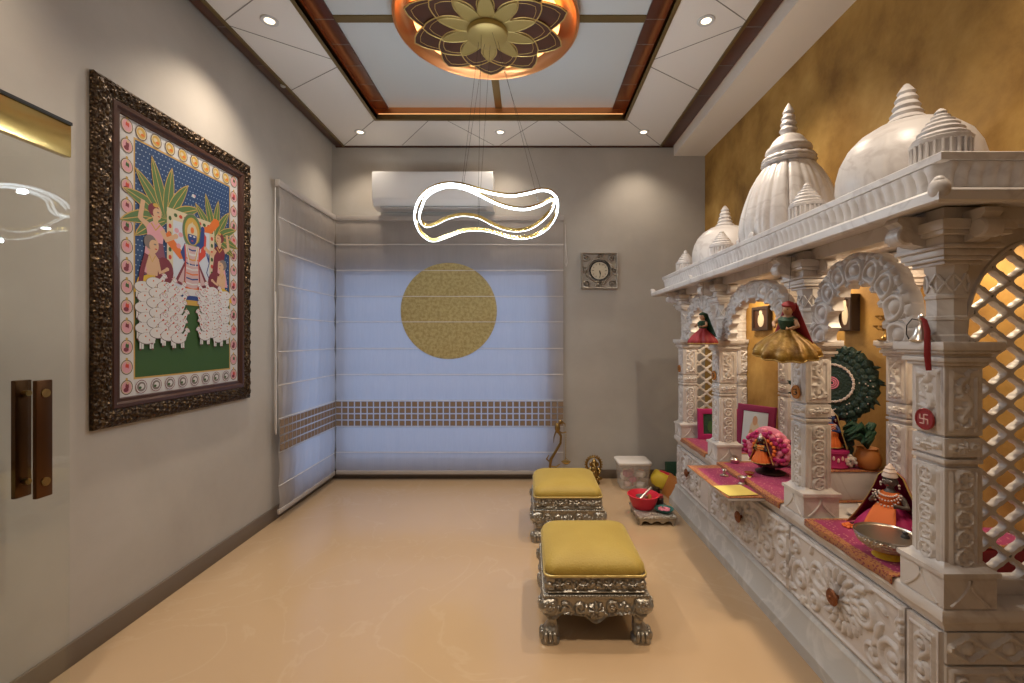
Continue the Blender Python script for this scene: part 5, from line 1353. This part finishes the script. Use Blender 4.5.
for i in range(16):
    a = 2 * PI * i / 16; m.sphere((-.062, .058 * cos(a), .135 + .05 * sin(a)), .010, 7, 5)
m.build('flowers', 'orange', th, sharp=80)
place(th, 1.235, 2.318, CT + .006, .55, .95)
f3 = figure('deity_figure', 'deity with silver cap seated inside the pink flower throne', .150, 'orange', 'magenta', 'idol_black', 'gold_leaf', 'silver_bright', 'gold_leaf', None, spread=.8); place(f3, 1.170, 2.284, CT + .066, .55)
# framed pictures standing on the counter
def stand_picture(name, label, w_, h_, bw_, frame_mat, pic, cat='picture'):
    t = thing(name, label, cat); m = MB()
    rows = []
    for ins, d in ((0, .012), (0, -.006), (.004, -.012), (bw_ * .5, -.014), (bw_ - .003, -.010), (bw_, -.004)):
        rows.append([(d, -w_ / 2 + ins, ins), (d, w_ / 2 - ins, ins), (d, w_ / 2 - ins, h_ - ins), (d, -w_ / 2 + ins, h_ - ins)])
    m.loft(rows, cap=False); m.box(.006, .014, -w_ / 2 + .002, w_ / 2 - .002, .002, h_ - .002); m.build('frame', frame_mat, t, sharp=30)
    p = MB(); p.box(-.004, .005, -w_ / 2 + bw_, w_ / 2 - bw_, bw_, h_ - bw_); po = p.build('print', pic[0], t, flat=True)
    k = MB(); W2, H2 = w_ / 2 - bw_, h_ - 2 * bw_
    def e(u, v, a, b, mi, n=18): k.cur = mi; k.prism([(u * W2 + a * W2 * cos(2 * PI * i / n), bw_ + v * H2 + b * H2 * sin(2 * PI * i / n)) for i in range(n)], -.0042, -.0055 - .0004 * mi, lambda p_, q_, h: (h, p_, q_))
    for a in pic[1]: e(*a)
    k.build('painted_figure', pic[2], po, flat=True)
    return t
p1 = stand_picture('framed_picture', 'tilted magenta framed picture leaning behind the flower throne', .23, .285, .040, 'dark_magenta', ('recess_grey', [(0, .42, .40, .34, 0), (0, .74, .20, .14, 1), (-.2, .3, .2, .2, 2), (.25, .3, .2, .18, 1)], ['picture_cream', 'skin', 'magenta']))
place(p1, 1.343, 2.72, CT + .006, .62); p1.rotation_euler = (0, R(10), .62)
p2 = stand_picture('framed_picture', 'pink bordered picture standing at the far end of the shrine', .27, .205, .036, 'magenta', ('green_dark', [(0, .40, .30, .36, 0), (0, .78, .14, .13, 1), (-.5, .35, .22, .30, 2), (.5, .35, .22, .3, 2)], ['yellow', 'skin', 'leaf_green']))
place(p2, 1.292, 3.085, CT + .006, R(90)); p2.rotation_euler = (0, R(4), R(86))
p3 = stand_picture('framed_picture', 'small magenta framed print beside the second column, right of the flower throne', .095, .145, .018, 'dark_magenta', ('wood_black', [(0, .42, .5, .36, 0), (0, .72, .26, .16, 1)], ['orange', 'skin']))
place(p3, 1.385, 2.42, CT + .006, .6)
# dark framed pictures on the golden wall
def wall_pic(label, y, z, w_, h_, dp):
    t = thing('wall_picture', label, 'picture', (XR - dp, y, z - h_ / 2)); b_ = .02
    m = MB(); rows = []
    for ins, d in ((0, 0), (0, dp), (.004, dp + .003), (b_, dp), (b_, dp - .010)): rows.append([(XR - .001 - d, y - w_ / 2 + ins, z - h_ / 2 + ins), (XR - .001 - d, y + w_ / 2 - ins, z - h_ / 2 + ins), (XR - .001 - d, y + w_ / 2 - ins, z + h_ / 2 - ins), (XR - .001 - d, y - w_ / 2 + ins, z + h_ / 2 - ins)])
    m.loft(rows, cap=False); m.build('frame', 'wood_black', t, sharp=30)
    m = MB(); m.box(XR - dp + .008, XR - dp + .012, y - w_ / 2 + b_, y + w_ / 2 - b_, z - h_ / 2 + b_, z + h_ / 2 - b_); po = m.build('print', 'frame_brown', t, flat=True)
    m = MB(); n = 18; m.prism([((w_ * .19) * cos(2 * PI * i / n), (h_ * .28) * sin(2 * PI * i / n) - .01) for i in range(n)], 0, .0015, lambda u, v, h: (XR - dp + .0078 - h, y + u, z + v)); m.prism([((w_ * .10) * cos(2 * PI * i / n), h_ * .12 * sin(2 * PI * i / n) + h_ * .24) for i in range(n)], 0, .002, lambda u, v, h: (XR - dp + .0075 - h, y + u, z + v))
    m.build('painted_figure', 'picture_cream', po, flat=True)
wall_pic('small dark framed picture on the golden wall seen through the middle arch', 2.93, 1.325, .205, .155, .025)
wall_pic('deep dark framed picture on the golden wall seen through the nearest arch', 2.13, 1.318, .105, .170, .040)

# hanging puppets, bell, lamp
def skirt_puppet(name, label, sk, top, acc, h, w_, cat='puppet'):
    t = thing(name, label, cat); k = h
    m = MB(); m.lathe([(w_ * .92, 0), (w_, .05 * k), (w_ * .94, .14 * k), (w_ * .66, .30 * k), (w_ * .30, .44 * k), (.10 * k, .50 * k), (.09 * k, .52 * k)], 72, (0, 0, 0), None, lambda a, r, z: 1 + .09 * sin(11 * a) * min(1, r / w_)); m.build('skirt', sk, t, sharp=80)
    m = MB(); m.lathe([(.09 * k, .48 * k), (.13 * k, .58 * k), (.145 * k, .68 * k), (.07 * k, .73 * k), (.05 * k, .76 * k), (0, .77 * k)], 20)
    m.sphere((-.01 * k, 0, .85 * k), (.095 * k, .09 * k, .11 * k), 18, 14, lambda d: 1.12 if d[0] < -.92 else 1)
    for s_ in (-1, 1):
        m.tube([(0, s_ * .12 * k, .67 * k), (-.06 * k, s_ * .22 * k, .58 * k), (-.16 * k, s_ * .14 * k, .54 * k)], [.045 * k, .038 * k, .028 * k], 10)
        m.sphere((-.19 * k, s_ * .115 * k, .54 * k), (.034 * k, .016 * k, .026 * k), 8, 6)
        for f in range(4): m.tube([(-.205 * k, s_ * .115 * k, (.525 + .011 * f) * k), (-.235 * k, s_ * .105 * k, (.525 + .013 * f) * k)], .0065 * k, 5)
        m.tube([(-.185 * k, s_ * .105 * k, .56 * k), (-.20 * k, s_ * .09 * k, .585 * k)], .008 * k, 5)
    b = m.build('body', 'skin', t, sharp=80); q = b.modifiers.new('skin', 'REMESH'); q.mode = 'VOXEL'; q.voxel_size = .012 * k; q.use_smooth_shade = True
    m = MB(); m.lathe([(.105 * k, .49 * k), (.145 * k, .58 * k), (.160 * k, .67 * k), (.10 * k, .72 * k)], 22); m.build('blouse', top, t)
    m = MB(); m.sphere((.02 * k, 0, .875 * k), (.105 * k, .105 * k, .11 * k), 18, 12); m.lathe([(.10 * k, .90 * k), (.112 * k, .93 * k), (.085 * k, .965 * k), (.03 * k, .99 * k), (0, 1.0 * k)], 18); m.build('turban', acc, t)
    m = MB()
    for s_ in (-1, 1): m.sphere((-.095 * k, s_ * .035 * k, .865 * k), (.008 * k, .016 * k, .010 * k), 8, 6)
    m.build('eyes', 'idol_black', t)
    m = MB(); m.grid(12, 12, lambda a, b_: (.09 * k + .10 * k * b_, (a - .5) * (.20 + .55 * b_) * k, .94 * k - .72 * k * b_ + .02 * k * sin(a * 14)), 0); o = m.build('scarf', acc, t, sharp=80); z = o.modifiers.new('thickness', 'SOLIDIFY'); z.thickness = .012 * k
    if cat == 'puppet': MB().tube([(0, 0, .99 * k), (.004, 0, .99 * k + .16)], .0007, 5).build('cord', 'black', t)
    m = MB(); m.tube([(w_ * .97 * (1 + .09 * sin(11 * a)) * cos(a), w_ * .97 * (1 + .09 * sin(11 * a)) * sin(a), .03 * k) for a in np.linspace(0, 2 * PI, 80)[:-1]], .016 * k, 6, closed=True); m.build('hem', 'gold_leaf', t)
    return t
q1 = skirt_puppet('hanging_puppet', 'puppet with wide golden skirt hanging before the second column', 'gold_silk', 'green_dark', 'deep_red', .205, .108); place(q1, .955, 1.685, 1.135, .5); q1.rotation_euler = (R(9), R(-10), .5)
q2 = skirt_puppet('hanging_puppet', 'red skirted puppet with green top before the third column', 'deep_red', 'green_dark', 'green_dark', .18, .075); place(q2, .970, 2.525, 1.165, .4)
q3 = skirt_puppet('shelf_doll', 'little yellow and green doll on a rear column of the middle bay', 'gold_silk', 'leaf_green', 'yellow', .085, .038, 'doll'); place(q3, 1.45, 2.60, 1.192, .4)
for q, lb, y in ((q1, 'thin cord holding the golden skirted puppet', 1.745), (q2, 'thin cord holding the red skirted puppet', 2.555)):
    pass
bell = thing('silver_bell', 'small silver bell with red ribbon on the ledge of the nearest column', 'bell', (0, 0, 0))
m = MB(); m.lathe([(.0, .002), (.024, .0), (.026, .004), (.021, .012), (.016, .026), (.013, .038), (.007, .046), (.004, .050), (.004, .056), (.008, .062), (.007, .070), (0, .074)], 30); m.build('bell_body', 'silver_bright', bell)
m = MB()
pts = [(-.002, -.004, .064), (-.010, -.022, .058), (-.018, -.040, .030), (-.023, -.046, .0), (-.024, -.047, -.035), (-.023, -.050, -.075)]
m.tube(pts, [.005, .006, .007, .007, .0075, .006], 8, flat=.35); m.build('ribbon', 'deep_red', bell)
m = MB(); m.tube([(.0, .006, .058), (-.006, .022, .062), (-.010, .034, .045), (-.008, .038, .02), (-.002, .034, .003)], .0015, 5); m.build('handle_wire', 'black', bell)
place(bell, 1.064, 1.232, 1.1905)
lp = thing('brass_lamp', 'brass star shaped temple lamp on a rear column ledge beside the nearest arch', 'lamp', (0, 0, 0))
m = MB(); m.lathe([(0, 0), (.026, 0), (.028, .004), (.012, .010), (.006, .018), (.005, .040), (.010, .046), (.005, .052), (.004, .080), (.010, .086), (.004, .092), (.003, .112), (.006, .118), (0, .126)], 24); m.build('stem', 'brass', lp)
for r_, z in ((.030, .048), (.024, .088)):
    m = MB()
    for k in range(5):
        a = 2 * PI * k / 5; m.tube([(0, 0, z - .006), (r_ * .7 * cos(a), r_ * .7 * sin(a), z - .004), (r_ * cos(a), r_ * sin(a), z + .006)], [.004, .003, .002], 6); m.lathe([(0, 0), (.007, .002), (.010, .008), (.007, .006), (0, .003)], 12, (r_ * cos(a), r_ * sin(a), z + .004))
    m.build('lamp_tier', 'brass', lp)
place(lp, 1.437, 1.832, 1.1905)
# tiny silver puja pots on the counter edge between third column and throne
pot('silver_pot', 'small silver pot by the foot of the third column', 'pot', 1.135, 2.50, CT + .006, [(0, 0), (.018, 0), (.026, .012), (.026, .022), (.016, .032), (.020, .038), (.016, .038), (0, .030)], 'silver_bright')
pot('brass_diya', 'little brass oil dish in front of the flower throne', 'lamp', 1.10, 2.26, CT + .006, [(0, 0), (.014, 0), (.010, .006), (.018, .012), (.024, .020), (.020, .019), (0, .012)], 'brass_plain')
m = MB()
for i in range(26):
    m.sphere((1.20 + .10 * i / 26 + .008 * sin(i * 1.7), 2.13 - .02 * sin(i * .4), CT + .012 + .004 * (i % 2)), .008, 6, 5)
tag(m.build('petal_garland', 'pink', sharp=80), 'string of pink flowers lying before the marble block', 'garland')
m = MB()
for i in range(30):
    m.sphere((1.19 + .010 * sin(i), 2.93 - .14 * i / 30, CT + .014 + .010 * abs(sin(i * .6))), .011, 6, 5)
tag(m.build('flower_garland', 'deep_red', sharp=80), 'red flower string lying in the farthest bay', 'garland')

# ------------------------------------------------------------------ things on the floor by the back wall
chk = thing('low_stool', 'low engraved silver stool on the floor holding the red basket', 'stool', (.825, 3.03, 0))
m = MB(); m.box(.70, .95, 2.90, 3.165, .046, .060, .004); m.build('top', 'silver_engraved', chk)
m = MB()
for (x0, x1, y0, y1, ax) in ((.712, .938, 2.908, 2.918, 0), (.712, .938, 3.147, 3.157, 0), (.708, .718, 2.918, 3.147, 1), (.932, .942, 2.918, 3.147, 1)):
    n = 20; pts = []
    L_ = (x1 - x0) if ax == 0 else (y1 - y0)
    for i in range(n + 1):
        t_ = i / n; pts.append((t_ * L_, .006 + .022 * abs(sin(PI * t_ * 3)) ** .7 if .08 < t_ < .92 else .0))
    out = pts + [(L_, .047), (0, .047)]
    m.prism(out, 0, .010, (lambda u, v, h: (x0 + u, y0 + h, v)) if ax == 0 else (lambda u, v, h: (x0 + h, y0 + u, v)))
m.build('skirt', 'silver_carved', chk)
rb = thing('red_basket', 'round red plastic basket on the low silver stool', 'basket', (.752, 3.09, .06))
m = MB(); m.lathe([(0, .0), (.062, .0), (.070, .006), (.088, .045), (.098, .082), (.103, .088), (.099, .090), (.092, .080), (.082, .045), (.064, .010), (0, .008)], 48, (.775, 3.06, .0605), None, lambda a, r, z: 1 + (.012 * sin(24 * a) if r > .066 and z < .08 else 0)); m.build('basket', 'red_plastic', rb, sharp=60)
m = MB(); m.tube([(.775 + .102 * cos(a), 3.06 + .102 * sin(a), .150) for a in np.linspace(0, 2 * PI, 40)[:-1]], .0045, 6, closed=True); m.build('rim', 'red_plastic', rb)
m = MB(); m.lathe([(.0, 0), (.030, 0), (.040, .01), (.044, .05), (.034, .06), (.038, .07), (.034, .07), (0, .06)], 28, (.762, 3.055, .0715)); tag(m.build('silver_pot', 'silver_bright'), 'silver pot standing inside the red basket', 'pot')
m = MB(); m.tube([(.740, 3.00, .140), (.780, 3.02, .170), (.826, 3.05, .200)], [.012, .008, .006], 10); m.sphere((.735, 2.998, .136), (.026, .018, .010), 14, 8); tag(m.build('silver_ladle', 'silver_bright'), 'silver ladle leaning out of the red basket', 'ladle')
m = MB(); m.sphere((.812, 3.045, .128), (.016, .018, .030), 12, 8); tag(m.build('brown_bottle', 'board_orange'), 'small brown bottle in the red basket beside the pot', 'bottle')
pl = thing('teal_plate', 'dark teal dish with pink flowers on the low silver stool', 'dish', (.893, 2.985, .0605))
m = MB(); m.lathe([(0, 0), (.036, 0), (.050, .010), (.060, .020), (.062, .024), (.056, .022), (.040, .010), (0, .008)], 40, (.893, 2.985, .0605)); m.build('dish', 'teal', pl)
m = MB()
for i in range(26):
    a, r_ = rnd.uniform(0, 2 * PI), .034 * math.sqrt(rnd.random()); m.sphere((.893 + r_ * cos(a), 2.985 + r_ * sin(a), .0765 + rnd.uniform(0, .008)), (.009, .009, .006), 7, 5)
tag(m.build('pink_petals', 'pink', sharp=80), 'pink petals heaped in the teal dish', 'petals')
jr = thing('brown_jar', 'small dark brown jar behind the teal dish on the low stool', 'jar', (.91, 3.115, .0605))
m = MB(); m.lathe([(0, 0), (.024, 0), (.026, .004), (.026, .046), (.020, .052), (0, .052)], 26, (.90, 3.11, .0605)); m.build('jar', 'wood_black', jr)
m = MB(); m.lathe([(0, .052), (.024, .052), (.024, .068), (.020, .071), (0, .071)], 26, (.90, 3.11, .0605)); m.build('lid', 'medal_red', jr)
# clear plastic box with things in it
bx = thing('clear_box', 'clear plastic box full of small pink and white articles by the back wall', 'box', (.845, 3.70, 0))
m = MB(); ro = []
for s_, z in ((.80, .0), (.86, .008), (.97, .19), (1., .196)): ro.append(rrect(.128 * s_, .105 * s_, .02, 5, z, .845, 3.68))
ri = [rrect((.128 * s_ - .003), (.105 * s_ - .003), .018, 5, z, .845, 3.68) for s_, z in ((1., .196), (.96, .18), (.86, .012))]
m.loft(ro + ri); m.build('box', 'plastic_clear', bx)
m = MB(); m.loft([rrect(.130, .107, .022, 5, .197, .845, 3.68), rrect(.134, .111, .024, 5, .203, .845, 3.68), rrect(.134, .111, .024, 5, .214, .845, 3.68), rrect(.120, .097, .02, 5, .222, .845, 3.68)]); m.build('lid', 'shell_white', bx)
cl_ = ('pale_pink', 'shell_white', 'orange', 'pearl', 'pink', 'magenta')
for i in range(15):
    x, y = .845 + rnd.uniform(-.07, .07), 3.68 + rnd.uniform(-.055, .05); z = .012 + (i // 5) * .042
    m = MB(); a, b, c_ = rnd.uniform(.022, .034), rnd.uniform(.018, .028), rnd.uniform(.016, .022)
    m.T = Matrix.Translation((x, y, z + c_)) @ Matrix.Rotation(rnd.uniform(0, 3), 4, 'Z') @ Matrix.Rotation(rnd.uniform(-.3, .3), 4, 'X')
    if i % 2: m.box(-a, a, -b, b, -c_, c_, .005)
    else: m.lathe([(0, -c_), (a * .8, -c_), (a, -c_ * .5), (a, c_ * .6), (a * .7, c_), (0, c_)], 18)
    tag(m.build('small_article', cl_[i % 6]), 'small pink or white article inside the clear plastic box', 'box item', 'articles in the clear box')
# yellow and red bag, green album, brown board
bg_ = thing('cloth_bag', 'yellow fabric bag with red top edge lying beside the clear box', 'bag', (1.08, 3.62, 0))
m = MB(); m.T = Matrix.Translation((1.085, 3.62, .065)) @ Matrix.Rotation(-.35, 4, 'Z') @ Matrix.Rotation(.32, 4, 'Y')
m.sphere((0, 0, 0), (.110, .085, .062), 30, 18, lambda d: (max(abs(d[0]), abs(d[1]), abs(d[2])) ** -.45) * (1 + .04 * sin(9 * d[0] + 5 * d[1]))); m.build('bag', 'yellow', bg_, sharp=80)
m = MB(); m.T = Matrix.Translation((1.085, 3.62, .065)) @ Matrix.Rotation(-.35, 4, 'Z') @ Matrix.Rotation(.32, 4, 'Y')
m.grid(20, 10, lambda a, b: (-.075 + .16 * a, -.04 + .09 * b, .074 + .004 * sin(a * 11) - .10 * (a - .5) ** 2 - .12 * (b - .5) ** 2), 0); o = m.build('red_edge', 'red_plastic', bg_); q = o.modifiers.new('thickness', 'SOLIDIFY'); q.thickness = .006
al = thing('green_album', 'dark green album standing against the back wall beside the shrine', 'book', (1.235, 3.80, 0))
m = MB(); m.T = Matrix.Translation((1.265, 3.80, 0)) @ Matrix.Rotation(R(-9), 4, 'X'); m.box(-.10, .10, .008, .030, 0.003, .155); m.build('pages', 'picture_cream', al)
m = MB(); m.T = Matrix.Translation((1.265, 3.80, 0)) @ Matrix.Rotation(R(-9), 4, 'X'); m.box(-.105, .105, 0, .008, 0, .160, .002); m.box(-.105, .105, .030, .038, 0, .160, .002); m.box(-.105, -.099, .006, .032, 0, .16); m.build('cover', 'green_dark', al)
m = MB(); m.T = Matrix.Translation((1.045, 3.44, 0)) @ Matrix.Rotation(R(24), 4, 'Y') @ Matrix.Rotation(R(8), 4, 'Z'); m.box(-.006, .006, -.08, .08, .003, .165, .002)
tag(m.build('wooden_board', 'board_orange'), 'orange brown board leaning against the far end of the shrine', 'board')
m = MB(); m.lathe([(0, 0), (.030, 0), (.032, .02), (.026, .05), (0, .055)], 20, (.985, 3.50, 0)); tag(m.build('dark_tin', 'wood_black'), 'dark tin on the floor in front of the yellow bag', 'tin')

# brass peacock lamp with hanging oil dish
pk = thing('bird_lamp', 'tall slim brass bird lamp with a hanging oil dish before the blind', 'lamp', (.19, 3.70, 0)); YP = 3.70
def pp_(px, py): return ((px - 528) * YP / 455, YP, 1.2 - (py - 338) * YP / 455)
m = MB(); m.lathe([(0, 0), (.07, 0), (.074, .008), (.05, .018), (.03, .028), (.014, .05), (.010, .07), (0, .07)], 32, (pp_(551, 470)[0], YP, 0)); m.build('base', 'brass', pk)
m = MB(); b0 = pp_(551, 475)
m.tube([(b0[0], YP, .06), pp_(550, 466), pp_(551, 459), pp_(556, 451), pp_(560.5, 443), pp_(561, 436), pp_(558, 431)], [.011, .011, .012, .011, .010, .010, .012], 12)
m.tube([pp_(550, 462), pp_(546.5, 459), pp_(549, 455)], [.006, .008, .003], 8); m.tube([pp_(550, 466), pp_(556, 467), pp_(560, 464)], [.006, .007, .004], 8); m.build('stem', 'brass', pk)
m = MB(); c_ = pp_(557.5, 428)
m.sphere(c_, (.022, .020, .042), 18, 12); m.sphere(pp_(560.5, 422), (.017, .015, .019), 14, 10); m.tube([pp_(562, 422), pp_(565, 424), pp_(565.5, 427)], [.008, .005, .001], 8)
m.tube([pp_(556, 431), pp_(554, 437), pp_(553.5, 443)], [.014, .010, .003], 8, flat=.5); m.tube([pp_(558, 431), pp_(562, 433), pp_(566, 432)], [.008, .006, .005], 8)
m.build('bird', 'brass', pk)
m = MB()
for i in range(12):
    t_ = i / 11; p = pp_(566 - .5 * t_, 432.5 + 27 * t_); m.sphere(p, (.0028, .0028, .0095), 6, 5)
m.build('chain', 'brass_plain', pk)
d0 = pp_(566, 463); m = MB(); m.lathe([(0, -.012), (.014, -.010), (.030, .0), (.040, .012), (.035, .011), (.014, -.002), (0, -.002)], 28, d0); m.tube([(d0[0] - .03, YP, d0[2] + .01), (d0[0], YP, d0[2] + .04), (d0[0] + .03, YP, d0[2] + .01)], .002, 6); m.build('oil_dish', 'brass_plain', pk)
# brass ornament: little dancing figure in a ring
bs = thing('brass_idol', 'small brass idol with a ring halo on the floor by the back wall', 'idol', (.545, 3.76, 0)); xb, yb = .545, 3.76
m = MB(); m.lathe([(0, 0), (.046, 0), (.050, .006), (.040, .016), (.044, .022), (.034, .034), (0, .036)], 28, (xb, yb, 0)); m.build('base', 'brass', bs)
m = MB(); m.sphere((xb, yb - .004, .075), (.042, .034, .045), 18, 12); m.sphere((xb, yb - .010, .118), (.030, .026, .030), 16, 12); m.sphere((xb, yb - .012, .155), (.022, .021, .024), 16, 12)
m.tube([(xb, yb - .03, .155), (xb + .004, yb - .045, .135), (xb + .012, yb - .05, .110), (xb + .022, yb - .045, .100)], [.010, .009, .007, .005], 8)
for s_ in (-1, 1):
    m.sphere((xb + s_ * .026, yb - .004, .157), (.015, .005, .018), 10, 8); m.tube([(xb + s_ * .026, yb, .125), (xb + s_ * .050, yb - .012, .105), (xb + s_ * .040, yb - .034, .088)], [.012, .010, .008], 8)
    m.tube([(xb + s_ * .02, yb - .01, .06), (xb + s_ * .050, yb - .034, .050), (xb + s_ * .012, yb - .048, .044)], [.018, .015, .010], 8)
m.lathe([(.020, .172), (.022, .180), (.012, .194), (.004, .206), (0, .208)], 16, (xb, yb - .010, 0))
m.build('figure', 'brass', bs, sharp=80)
m = MB(); m.tube([(xb + .058 * cos(a), yb + .018, .150 + .062 * sin(a)) for a in np.linspace(0, 2 * PI, 48)[:-1]], .0085, 8, closed=True)
for i in range(22):
    a = 2 * PI * i / 22; m.sphere((xb + .070 * cos(a), yb + .018, .150 + .074 * sin(a)), (.007, .005, .009), 7, 5)
m.tube([(xb, yb + .018, .03), (xb, yb + .018, .09)], .010, 8); m.build('halo_ring', 'brass', bs)
